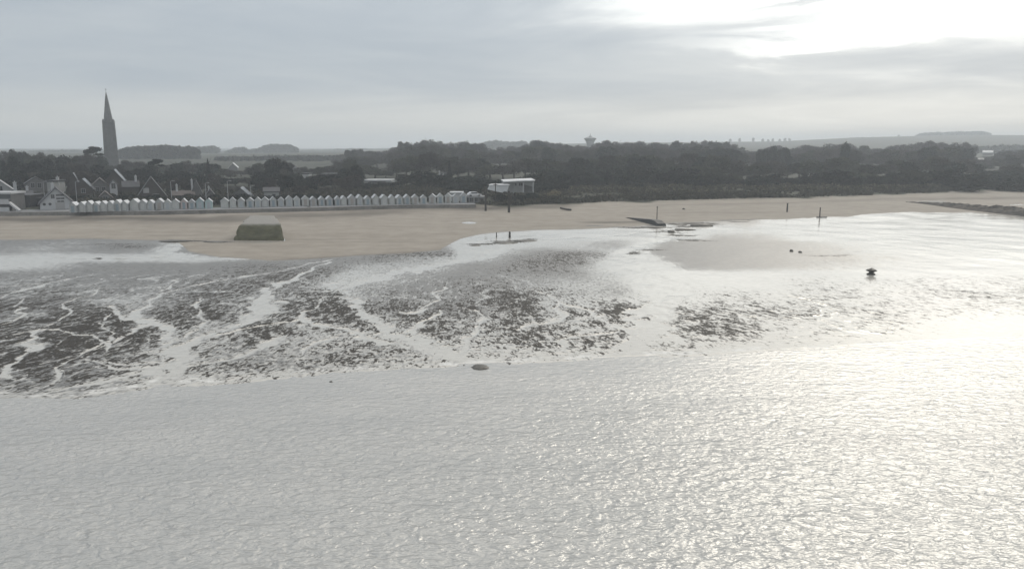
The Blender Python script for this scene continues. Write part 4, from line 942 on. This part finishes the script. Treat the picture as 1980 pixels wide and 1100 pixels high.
post('stake', 960, 450, 459, 2.0, 'thin short stake standing in the bright pool', cat='stake', extra=lambda mb, r_, h: mb.tube([(0, 0, h * .98), (0, 0, h * 1.04)], r_ * 1.2, 6))
post('stake', 985.5, 448.5, 460, 4.0, 'thicker short stake in the bright pool, right one of the two', cat='stake', extra=lambda mb, r_, h: mb.tube([(0, 0, h * .98), (0, 0, h * 1.04)], r_ * .8, 6))
# slim lamps behind the huts
def lamp(u, vt, lab):
    Y = 230.0; b = atY(u, 390, Y); z0 = hz1(b.x, Y) - .1; h = atY(0, vt, Y).z - z0
    e = empty('street_lamp', (b.x, Y, z0), 0, lab, 'street lamp', 'slim grey lamp posts behind the huts')
    MB().tube([(0, 0, 0), (0, 0, .8), (0, 0, h)], [.16, .10, .07], 7).build('pole', M['pale_pole'], e)
    MB().tube([(0, 0, h - .05), (.25, -.1, h + .15), (.8, -.3, h + .2)], [.05, .05, .04], 5).box(.65, 1.25, -.42, -.2, h + .12, h + .28).build('lamp_head', M['pale_pole'], e)
for u, vt, lab in [(332.5, 351, 'slim grey lamp post behind the hut left of the rose-grey one'), (399, 355, 'slim grey lamp post behind the blue-green huts'),
                   (441.5, 351, 'slim grey lamp post left of the house with bright slope'), (486, 360, 'slim grey lamp post right of the house with bright slope'),
                   (87, 352, 'slim lamp post beside the big pale grey gable'), (149, 352, 'slim lamp post between lone hut and long hut row')]:
    lamp(u, vt, lab)
post('mast', 958, 352, 392, 2.0, 'thin dark mast before the left wing of the white club', cat='mast', extra=lambda mb, r_, h: mb.box(-.6, .6, -.04, .04, h * .85, h * .88))

# beached dinghy left of the slab
p = gat(1094, 407)
bt = MB(); vs = []; fs = []; N = 9
for i in range(N):
    f = i / (N - 1); x = -1.7 + 3.4 * f; wdt = .62 * math.sin(PI * min(1, .25 + f * .75)) ** .8 + .03; 
    for (y, z) in ((-wdt, .48 + .12 * abs(2 * f - 1)), (-wdt * .7, .12), (0, 0), (wdt * .7, .12), (wdt, .48 + .12 * abs(2 * f - 1))): vs.append((x, y, z))
for i in range(N - 1):
    for j in range(4): fs.append((i * 5 + j, (i + 1) * 5 + j, (i + 1) * 5 + j + 1, i * 5 + j + 1))
    fs.append((i * 5 + 4, (i + 1) * 5 + 4, (i + 1) * 5, i * 5))
fs += [(0, 1, 2, 3, 4), tuple(reversed([(N - 1) * 5 + j for j in range(5)]))]
o = bt.add(vs, fs).build('upturned_dinghy', M['timber']); o.location = (p.x, p.y, p.z + .1); o.rotation_euler = (0, R(8), R(-25))
tag(o, 'small dark dinghy lying on dry sand right of the posts', 'dinghy')

def boulder(u, v_, wpx, hpx, lab, seed, mushroom=False, name='boulder', sq=1.0):
    p = gat(u, v_) if v_ < 700 else at(u, v_, 0.0)
    rr = wpx * p.y / FOC / 2; h = hpx * p.y / FOC * 1.05
    rs = np.random.RandomState(seed).rand(4) * 50
    def fn(s, t):
        a = 2 * PI * s; el = t * PI / 2 * .98
        if mushroom: prof = [1.0, .95, .5, .45, .85, 1.1, 1.0, .75, .4, .05]; z = h * t; r_ = rr * np.interp(t, np.linspace(0, 1, 10), prof)
        else: z = h * math.sin(el) - .1; r_ = rr * math.cos(el) ** .7
        n_ = float(fbm(np.array([math.cos(a) * 1.5 + rs[0] + t]), np.array([math.sin(a) * 1.5 + rs[1] + t * 2]), 3)[0]) - .5
        r_ *= 1 + n_ * .9
        return (r_ * math.cos(a), r_ * math.sin(a) * sq, z + n_ * h * .2)
    return rocky(name, fn, 20, 12, M['rock'], lab, 'rock', p)
boulder(928, 710, 34, 5.5, 'long flat black rock at the water edge near the centre', 1, sq=1.2)
boulder(897, 706, 5, 3, 'tiny dark stone just left of the long flat black rock', 8)
boulder(640, 738, 8, 4, 'tiny dark stone in the shallows left of the flat rock', 2)
boulder(1685, 531, 17, 12, 'dark mushroom-shaped rock standing alone on the bright right flats', 3, True)
boulder(1530, 486.5, 7, 5, 'left one of two small rocks on the shining flats', 4)
boulder(1547, 488.5, 8, 4, 'right one of two small rocks on the shining flats', 5)
for i_, (u, v_, w_, h_, lab) in enumerate([(1262, 440.5, 46, 3.0, 'black weedy ledge just below the dark slab'), (1322, 444, 46, 3.0, 'dark flat ledge in the stream below the slab, right one'),
        (1297, 450, 16, 4.5, 'small dark ledge in the middle of the outfall stream'), (1356, 437, 44, 4.5, 'thick dark weedy ledge right of the outfall'), (1315, 435, 26, 2.2, 'thin dark ledge between slab and thick right ledge'),
        (1420, 427.5, 70, 1.8, 'long thin dark ledge at the sand edge right of outfall'), (338, 466.5, 66, 3.0, 'long black weed ledge on the sand left of the big block'), (412, 468, 50, 2.0, 'thin dark ledge touching the left foot of the big block'),
        (978, 470, 54, 3.0, 'dark ledge in the bright pool below the two stakes'), (1018, 466, 50, 2.6, 'dark ledge in the bright pool right of the two stakes'), (918, 475, 26, 2.0, 'small thin dark ledge left of the pool stakes'),
        (1150, 437, 40, 1.5, 'thin dark ledge on damp sand left of the slab')]):
    o_ = boulder(u, v_, w_, h_, lab, 40 + i_, name='weedy_ledge', sq=.45 + .05 * (i_ % 3)); o_['group'] = 'dark weedy ledges on the wet sand'
boulder(1322, 405, 6, 3, 'small dark stone on dry sand right of the pole', 6)

# low rocky groyne on the right
gp = [((1752, 391), .1, .6), ((1790, 394), .5, 2.0), ((1850, 401), 1.1, 4.0), ((1920, 408), 1.5, 6), ((1990, 415), 1.7, 7.5), ((2120, 428), 1.8, 8.0), ((2300, 455), 1.2, 8)]
cps = [gat(*g_[0]) for g_ in gp]
NS, NW = 160, 16; vs = []; fs = []
for i in range(NS + 1):
    f = i / NS * (len(gp) - 1); k_ = min(int(f), len(gp) - 2); t_ = f - k_
    c_ = cps[k_].lerp(cps[k_ + 1], t_); h = gp[k_][1] * (1 - t_) + gp[k_ + 1][1] * t_; wd = gp[k_][2] * (1 - t_) + gp[k_ + 1][2] * t_
    d_ = (cps[k_ + 1] - cps[k_]); d_.z = 0; d_.normalize(); n_ = Vector((-d_.y, d_.x, 0))
    for j in range(NW + 1):
        s_ = j / NW * 2 - 1; q_ = c_ + n_ * s_ * wd
        nn_ = float(fbm(np.array([q_.x * .9]), np.array([q_.y * .9]), 4)[0])
        vs.append((q_.x + (nn_ - .5) * .5, q_.y, c_.z - .35 + (h + .35) * max(0, 1 - abs(s_) ** 2.4) * (.55 + .85 * nn_)))
for i in range(NS):
    for j in range(NW): fs.append((i * (NW + 1) + j, (i + 1) * (NW + 1) + j, (i + 1) * (NW + 1) + j + 1, i * (NW + 1) + j + 1))
fs.append(tuple([i * (NW + 1) for i in range(NS + 1)] + [i * (NW + 1) + NW for i in range(NS, -1, -1)]))
tag(MB().add(vs, fs).build('rock_groyne', M['groyne']), 'low brown rocky groyne tapering across the beach at far right', 'groyne')

# ------------------------------------------------------------------ trees
rnd = random.Random(11)
def clump_mesh(name, lobes, n, size, mat, seed, flat=1.0, edge=0.75, sliver=1.0):
    """many leaf- or twig-sized faces through the volume of a few ellipsoid lobes"""
    rs = np.random.RandomState(seed)
    vol = np.array([l[3] * l[4] * l[5] for l in lobes]) ** .8; pick = rs.choice(len(lobes), n, p=vol / vol.sum())
    L = np.array(lobes)[pick]
    d = rs.normal(size=(n, 3)); d /= np.linalg.norm(d, axis=1)[:, None]
    r_ = rs.rand(n) ** (1 / 3) * (edge + (1.12 - edge) * rs.rand(n))
    c = L[:, :3] + d * r_[:, None] * L[:, 3:6]
    a = rs.normal(size=(n, 3)); a[:, 2] *= flat; a /= np.linalg.norm(a, axis=1)[:, None]
    b = np.cross(a, rs.normal(size=(n, 3))); b /= np.linalg.norm(b, axis=1)[:, None] + 1e-9
    s_ = size * (0.6 + 0.8 * rs.rand(n))[:, None]
    co = np.stack([c + a * s_, c + b * s_ * .5 * sliver, c - a * s_ * .8, c - b * s_ * .5 * sliver], 1).reshape(-1, 3)
    me = bpy.data.meshes.new(name)
    me.vertices.add(n * 4); me.vertices.foreach_set('co', co.astype(np.float32).ravel())
    me.loops.add(n * 4); me.loops.foreach_set('vertex_index', np.arange(n * 4, dtype=np.int32))
    me.polygons.add(n); me.polygons.foreach_set('loop_start', np.arange(0, n * 4, 4, dtype=np.int32))
    me.update(calc_edges=True); me.materials.append(mat)
    return me
# every prototype is 1 unit wide-ish at scale: height 10 m, crown radius about 4 m
def trunk_mesh(seed, h=10, kind='round'):
    r_ = random.Random(seed); mb = MB()
    x = y = 0; pts = [(0, 0, -.6)]; rad = [.32]
    nseg = 5
    topf = .92 if kind in ('cone',) else .72
    for i in range(1, nseg + 1):
        x += r_.uniform(-.15, .15); y += r_.uniform(-.15, .15); pts.append((x, y, h * topf * i / nseg)); rad.append(.30 * (1 - i / nseg) + .05)
    mb.tube(pts, rad, 7)
    for k_ in range(8 if kind == 'round' else 5):
        f = r_.uniform(.3, .85); i = int(f * nseg); p = pts[min(i + 1, nseg)]
        a = r_.uniform(0, 2 * PI); L = r_.uniform(2, 3.4) * (h / 10); up = r_.uniform(.5, 1.3)
        q1 = (p[0] + math.cos(a) * L * .5, p[1] + math.sin(a) * L * .5, p[2] + up * L * .4); q2 = (p[0] + math.cos(a) * L, p[1] + math.sin(a) * L, p[2] + up * L)
        mb.tube([p, q1, q2], [.13, .08, .025], 5)
    return mb.mesh('trunk', M['bark'])
def lobes_round(seed, h=10, r0=4.0, low=.25):
    rs = np.random.RandomState(seed); out = [(0, 0, h * .62, r0 * .72, r0 * .72, h * .33)]
    for i in range(11):
        a = rs.rand() * 2 * PI; z = h * (low + .14 + rs.rand() * (.76 - low)); rr = r0 * .62 * math.sqrt(max(.1, 1 - ((z - h * .5) / (h * .52)) ** 2))
        s_ = r0 * (.24 + .2 * rs.rand()); out.append((math.cos(a) * rr, math.sin(a) * rr, min(z, h - s_ * .85), s_, s_, s_ * .85))
    return out
PROTO = {}
def proto(kind):
    if kind in PROTO: return PROTO[kind]
    L = []
    for sd in range({'bare': 5, 'olive': 4, 'evergreen': 3, 'conifer': 2, 'umbrella': 1, 'bush': 3}[kind]):
        if kind == 'bare': me = clump_mesh('crown', lobes_round(sd + 3), 3000, .42, M['twigs'], sd, edge=.95, sliver=.4)
        elif kind == 'olive': me = clump_mesh('crown', lobes_round(sd + 33), 2300, .42, M['olive'], sd + 9, sliver=.8)
        elif kind == 'evergreen': me = clump_mesh('crown', lobes_round(sd + 63, r0=4.2, low=.1), 2400, .44, M['evergreen'], sd + 19)
        elif kind == 'conifer':
            me = clump_mesh('crown', [(0, 0, 1.5 + 7.6 * k_ / 7, 3.0 * (1 - k_ / 8.5), 3.0 * (1 - k_ / 8.5), .9) for k_ in range(8)] + [(0, 0, 9.5, .3, .3, .6)], 2200, .40, M['evergreen'], sd + 29)
        elif kind == 'umbrella':
            me = clump_mesh('crown', [(-1.2, 0, 8.6, 2.9, 2.4, .7), (1.2, .5, 9.2, 2.6, 2.4, .75), (0, 0, 9.6, 1.8, 1.8, .45), (3.0, 0, 7.6, 2.2, 1.4, .35), (-2.8, .3, 8.2, 1.6, 1.4, .3)], 2200, .30, M['evergreen'], 51)
        else: me = clump_mesh('crown', [(l[0] * 1.1, l[1] * 1.1, l[2] * .9 + .3, l[3], l[4], l[5]) for l in lobes_round(sd + 93, r0=5, low=.0)] + [(0, 0, 2, 5, 5, 2.5)], 2000, .5, M['evergreen'], sd + 39)
        L.append((me, trunk_mesh(sd + 5, kind='cone' if kind in ('conifer', 'umbrella') else 'round')))
    PROTO[kind] = L; return L
NAMES = {'bare': 'bare_tree', 'olive': 'broadleaf_tree', 'evergreen': 'evergreen_tree', 'conifer': 'conifer_tree', 'umbrella': 'umbrella_pine', 'bush': 'bush'}
ntree = 0
def tree(kind, u, vtop, Y, wpx, label, group=None, base=None):
    """a tree whose top shows at (u, vtop), at distance Y, crown wpx pixels wide"""
    global ntree
    p = atY(u, vtop, Y); z0 = hz1(p.x, Y) if base is None else base
    h = p.z - z0
    if h < 1.0: return
    me, tr = rnd.choice(proto(kind)); ntree += 1
    e = empty(NAMES[kind], (p.x, Y, z0), rnd.uniform(0, 6.28) if kind != 'umbrella' else 0, label, 'bush' if kind == 'bush' else 'tree', group)
    sx = wpx * Y / FOC / 8.6
    e.scale = (sx, sx, h / 10.0)
    link('crown', me, e)
    link('trunk' if kind != 'bush' else 'stem', tr, e)

SKY = [(655, 300), (668, 291), (690, 289), (712, 293), (722, 288), (745, 294), (760, 284), (780, 274), (800, 270), (830, 268), (850, 272), (868, 277), (885, 275), (900, 272), (925, 276), (940, 282),
       (960, 286), (985, 281), (1005, 283), (1020, 275), (1048, 271), (1070, 275), (1090, 281), (1120, 279), (1140, 283), (1165, 272), (1200, 272), (1250, 269), (1270, 274), (1290, 276), (1308, 271),
       (1330, 273), (1345, 271), (1390, 274), (1420, 280), (1445, 287), (1465, 288), (1497, 279), (1520, 286), (1540, 286), (1556, 280), (1590, 280), (1600, 277), (1640, 273), (1655, 282), (1672, 282), (1700, 284),
       (1730, 279), (1760, 278), (1790, 275), (1805, 272), (1825, 278), (1850, 273), (1868, 276), (1880, 284), (1888, 302), (1900, 306), (1920, 300), (1950, 289), (1990, 288), (2100, 290)]
def skyv(u): return float(np.interp(u, [a for a, _ in SKY], [b for _, b in SKY]))
AREA = [(760, 'the left end of the wood'), (880, 'the high part left of centre'), (1010, 'the wood above the white club'), (1130, 'the wood left of the water tower'), (1260, 'the wood right of the water tower'),
        (1400, 'the middle of the right wood'), (1540, 'the dip of the wood right of centre'), (1700, 'the wood behind the long dark hedge'), (1890, 'the high right end of the wood'), (2200, 'the low wood at the right edge')]
def area(u): return [b for a, b in AREA if u < a][0]
KW = {'bare': 'bare brown tree', 'olive': 'dull olive tree', 'evergreen': 'dark evergreen tree', 'conifer': 'dark conifer', 'bush': 'dark bushy tree'}
def wood(rowname, Y0, Y1, dv, jit, step, wpx, kinds, u0=660, u1=2090):
    u = u0
    while u < u1:
        kind = rnd.choice(kinds); uu = u + rnd.uniform(-3, 3); Y = rnd.uniform(Y0, Y1)
        vt = skyv(uu) + dv + rnd.uniform(-jit, jit)
        a = area(uu)
        tree(kind, uu, vt, Y, wpx * rnd.uniform(.8, 1.25), '%s in the %s row of %s' % (KW[kind], rowname, a.replace('the ', '', 1) if a.startswith('the wood') else a),
             '%ss in the %s row of %s' % (KW[kind], rowname, a))
        u += step * rnd.uniform(.8, 1.2)
K1 = ['bare', 'bare', 'bare', 'olive', 'olive']
wood('back', 620, 690, 1.0, 3.0, 15.5, 38, K1)
wood('middle', 490, 550, 11, 4, 18, 48, K1 + ['evergreen'])
wood('front', 370, 400, 30, 7, 21, 56, ['bare', 'olive', 'olive', 'bare', 'evergreen'])
wood('lowest', 322, 338, 55, 6, 25, 56, ['bush', 'olive', 'bush', 'bush'], 1040, 2090)
wood('lowest', 300, 315, 64, 5, 30, 60, ['bush', 'bush', 'olive'], 660, 1040)
# distinctive ones
tree('conifer', 869, 312, 342, 24, 'dark pointed conifer right behind the white twin-gabled house')
tree('evergreen', 900, 270.5, 640, 34, 'rounded dark crown on skyline above the last huts')
tree('evergreen', 1045, 270, 640, 38, 'rounded dark crown on skyline left of the water tower')
tree('evergreen', 1306, 270.5, 640, 30, 'rounded dark crown on skyline right of the water tower')
for i, (u, vt) in enumerate([(1470, 286), (1482, 284), (1497, 278), (1510, 285), (1521, 283)]):
    tree('evergreen', u, vt, 480 + i * 3, 22, 'dark jagged pine on the skyline, %s from left of the group of five' % ORD[i + 1], 'group of five jagged pines on the skyline')
tree('evergreen', 1636, 271.5, 480, 22, 'dark round crown peaking above the wood before the far hills')
for (u, vt, w_, Y, lab) in [(1236, 354, 26, 306, 'dark round bush at wood foot, left of centre gap'), (1362, 346, 44, 312, 'large dark bush at wood foot, middle of the dunes'), (1300, 362, 24, 300, 'low dark bush beside the small white cabin'),
                           (1466, 338, 46, 318, 'dark dome-shaped bush with pointed top above a small cabin'), (1552, 343, 30, 320, 'dark squat bush left of the pale woodland house'),
                           (1574, 341, 40, 318, 'dark squat bush right under the pale woodland house'), (1050, 352, 44, 285, 'dark broad bush right of the white club'), (1080, 356, 40, 290, 'dark broad bush, further right of the white club'),
                           (912, 352, 40, 275, 'dark bush behind the grey kiosk'), (885, 352, 40, 285, 'dark bush behind the pale raised cabin'), (968, 374, 30, 250, 'dark bush in front of the white club wing'),
                           (1002, 376, 30, 250, 'low dark bush in front of the white club terrace'), (1028, 371, 26, 252, 'brownish bush at the right foot of the white club')]:
    tree('bush', u, vt, Y, w_, lab)
for i in range(24):
    u = 1648 + i * 16.5
    tree('bush', u, 339 + rnd.uniform(-2, 2) - (i > 11) * 3, 318 + i * 1.5, 32, 'dark dense bush forming part of the long hedge at right', 'bushes forming the long dark hedge')

# village trees, left
VSK = [(-60, 290), (0, 289), (20, 286.5), (40, 290), (55, 297), (66, 294), (85, 291), (100, 297), (112, 301), (125, 298), (150, 299), (175, 296), (190, 298), (230, 312), (262, 308), (300, 318), (330, 316), (360, 310),
       (385, 322), (400, 308), (425, 322), (450, 330), (470, 328), (505, 312), (530, 305), (550, 308), (580, 324), (620, 325), (650, 318), (670, 305)]
def vs_(u): return float(np.interp(u, [a for a, _ in VSK], [b for _, b in VSK]))
VAREA = [(60, 'left edge of the village'), (200, 'village left of the church'), (330, 'village just right of the church'), (470, 'village between church and dark tree'), (560, 'village around the big dark tree'), (700, 'village by the modern villa')]
def varea(u): return [b for a, b in VAREA if u < a][0]
for (row, Y0, Y1, dv, jit, step, w_, kinds) in [('back', 360, 420, 0, 2.5, 19, 36, ['olive', 'bare', 'evergreen']), ('middle', 300, 330, 16, 5, 24, 42, ['evergreen', 'bare', 'evergreen']), ('front', 268, 285, 34, 6, 27, 46, ['evergreen', 'bare', 'bare'])]:
    u = -50
    while u < 690:
        kind = rnd.choice(kinds); uu = u + rnd.uniform(-3, 3)
        vt = min(vs_(uu) + dv + rnd.uniform(-jit, jit), 362)
        if row == 'back' and 196 < uu < 236: vt = 318
        if True:
            tree(kind, uu, vt, rnd.uniform(Y0, Y1), w_ * rnd.uniform(.8, 1.2), '%s in the %s row at the %s' % (KW[kind], row, varea(uu)), '%ss in the %s row at the %s' % (KW[kind], row, varea(uu)))
        u += step * rnd.uniform(.8, 1.2)
tree('umbrella', 178, 284, 380, 36, 'dark flat-topped umbrella pine left of the church spire')
tree('umbrella', 300, 308, 330, 30, 'ragged dark pine with spreading top right of the church')
tree('evergreen', 530, 303, 330, 46, 'big dark rounded tree rising above the village at left centre')
tree('evergreen', 545, 310, 322, 44, 'dark tree leaning against the big rounded one, right side')
tree('conifer', 401, 306, 345, 20, 'dark pointed tree between the lamp posts, right of the church')
tree('evergreen', 668, 343, 318, 24, 'dark ball-shaped bushy tree right of the modern villa')
for i, u in enumerate(range(30, 700, 24)):
    tree('bush', u + rnd.uniform(-5, 5), 377 + rnd.uniform(-5, 3) - max(0, u - 500) * .01, 236 + rnd.uniform(0, 6), 34, 'dark garden bush behind the row of white huts', 'dark garden bushes behind the huts')

# ------------------------------------------------------------------ far woods on the rises, horizon trees
def far_wood(u0, u1, prof, Y, n, label, depth=60, size=2.2, basev=None):
    """a distant wood read as one mass: leaf clumps under a skyline profile"""
    rs = np.random.RandomState(int(u0)); lob = []
    us_ = np.arange(u0, u1, 6.0 if Y < 1500 else 5.0)
    for uu in us_:
        vt = float(np.interp(uu, [a for a, _ in prof], [b for _, b in prof])) + rs.rand() * 1.2
        yy = Y + rs.rand() * depth; p = atY(uu, vt, yy); z0 = hz1(p.x, yy) - 1
        r_ = 5.5 * yy / FOC * .9
        lob.append((p.x, yy, (p.z + z0) / 2, r_, r_ * 1.5, max(1.0, (p.z - z0) / 2)))
        lob.append((p.x, yy, p.z - r_ * .7, r_ * 1.0, r_ * 1.2, r_ * .8))
    me = clump_mesh('distant_wood', lob, n, size, M['farwood'], int(u0) + 3, edge=.85)
    return tag(link('distant_wood', me), label, 'wood', kind='stuff')
far_wood(232, 384, [(232, 291), (245, 285), (290, 282), (310, 281), (340, 283), (375, 284), (384, 290)], 760, 5000, 'hazy flat-topped wood on the rise right of the church spire', size=1.7)
far_wood(384, 426, [(384, 284), (418, 283), (426, 290)], 1300, 1500, 'pale hazy wood beyond the flat-topped one', size=2.5)
far_wood(440, 512, [(440, 292), (455, 286), (470, 284), (482, 290), (500, 287), (512, 284)], 1500, 2200, 'pale hazy small clumps of trees left of the domed wood', size=2.6)
far_wood(512, 576, [(512, 282), (525, 279), (560, 279), (572, 285), (576, 291)], 1400, 2600, 'hazy dome-shaped wood on the left skyline', size=2.4)
far_wood(576, 720, [(576, 291), (640, 289), (680, 287), (720, 288)], 2100, 2500, 'thin hazy tree line on the left skyline', size=2.6)
far_wood(925, 1025, [(925, 280), (940, 274), (955, 272), (975, 274), (1000, 274), (1012, 272), (1025, 280)], 1500, 3000, 'pale hazy wood above the near trees at centre', size=2.6)
far_wood(1775, 1916, [(1775, 262), (1785, 257), (1850, 255), (1900, 254), (1912, 258), (1916, 264)], 2350, 4500, 'hazy flat wood crowning the hill at right', size=3.4)
far_wood(60, 200, [(60, 292), (130, 290), (200, 291)], 1600, 1800, 'thin hazy tree line left of the church', size=2.4)
far_wood(1880, 2060, [(1880, 285), (1940, 280), (2060, 282)], 1000, 2500, 'hazy hedged slope behind the right edge of the wood', size=2.0)
far_wood(1520, 1780, [(1520, 276), (1600, 274), (1650, 267), (1780, 266)], 2300, 3500, 'hazy hedge line along the right-hand ridge', size=2.8)
far_wood(420, 700, [(420, 304), (500, 303), (560, 301), (640, 302), (700, 300)], 700, 5000, 'hazy hedges and trees in the fields behind the village', size=1.8)
hv = [1412, 1430, 1457, 1475, 1486, 1494, 1508, 1518, 1527, 1668, 1738, 1945, 1960]
for i, u in enumerate(hv):
    Y = 2480; lab = 'tiny hazy tree on the horizon, %s from the left of the line' % ORD[i + 1]
    tree('bare', u, 267 - (2.5 if u > 1600 else 0) - (3 if u > 1730 else 0) + rnd.uniform(-1, 2), Y, 7, lab, 'tiny trees along the horizon', base=hz1(atY(u, 300, Y).x, Y) - 9)

# ------------------------------------------------------------------ dune scrub and grass in front of the wood (ground cover)
def cover(name, u0, u1, b0, b1, n, size, mat, label, hgt=0.7, seed=1):
    rs = np.random.RandomState(seed)
    t_ = tcol(u0, 380) + (tcol(u1, 380) - tcol(u0, 380)) * rs.rand(n * 3); b_ = b0 + (b1 - b0) * rs.rand(n * 3)
    Y_ = Yf(t_) + b_; X_c = t_ * Y_
    keep = fbm(X_c * .12, Y_ * .12, 3) + rs.rand(n * 3) * .25 > .58
    X_c, Y_ = X_c[keep][:n], Y_[keep][:n]; n = len(X_c)
    Zc = height(X_c, Y_) + rs.rand(n) * hgt * (.4 + fbm(X_c * .2, Y_ * .2, 2) * 1.4)
    c = np.stack([X_c, Y_, Zc], -1)
    a = rs.normal(size=(n, 3)); a /= np.linalg.norm(a, axis=1)[:, None]; b = np.cross(a, rs.normal(size=(n, 3))); b /= np.linalg.norm(b, axis=1)[:, None]
    s_ = size * (.5 + rs.rand(n))[:, None]
    co = np.stack([c + a * s_, c + b * s_ * .5, c - a * s_, c - b * s_ * .5], 1).reshape(-1, 3)
    me = bpy.data.meshes.new(name); me.vertices.add(n * 4); me.vertices.foreach_set('co', co.astype(np.float32).ravel())
    me.loops.add(n * 4); me.loops.foreach_set('vertex_index', np.arange(n * 4, dtype=np.int32))
    me.polygons.add(n); me.polygons.foreach_set('loop_start', np.arange(0, n * 4, 4, dtype=np.int32)); me.update(calc_edges=True); me.materials.append(M[mat])
    return tag(link(name, me), label, name.replace('_', ' '), kind='stuff')
cover('dune_scrub', 930, 2120, 4, 70, 60000, .5, 'scrub', 'dark low scrub covering the dunes in front of the wood', .9, 3)
cover('dune_grass', 950, 2120, 14, 60, 9000, .45, 'grassy', 'pale dry grass tufts among the dark dune scrub', 1.1, 5)
cover('garden_growth', -100, 930, 13, 60, 30000, .6, 'scrub', 'dark garden growth between the houses behind the huts', 1.6, 8)
cy = clump_mesh('tawny_scrub', [(atY(1072, 380, 268).x, 268, hz1(atY(1072, 380, 268).x, 268) + .5, 2.6, 2, 1.5)], 900, .3, M['tawny'], 77)
tag(link('tawny_bush', cy), 'tawny yellowish clump of dry growth right of the white club', 'bush')

# ------------------------------------------------------------------ haze
m, q = new_mat('sea_haze')
pv = q.n('ShaderNodeVolumePrincipled'); pv.inputs['Color'].default_value = (0.86, 0.93, 1.0, 1); pv.inputs['Density'].default_value = 0.00042; pv.inputs['Anisotropy'].default_value = 0.3
o_ = q.n('ShaderNodeOutputMaterial'); q.t.links.new(pv.outputs[0], o_.inputs['Volume'])
hzb = MB().box(-4900, 4900, -900, 4950, -2.5, 68).build('haze', m)
tag(hzb, 'thin pale haze lying over the whole bay', kind='stuff')
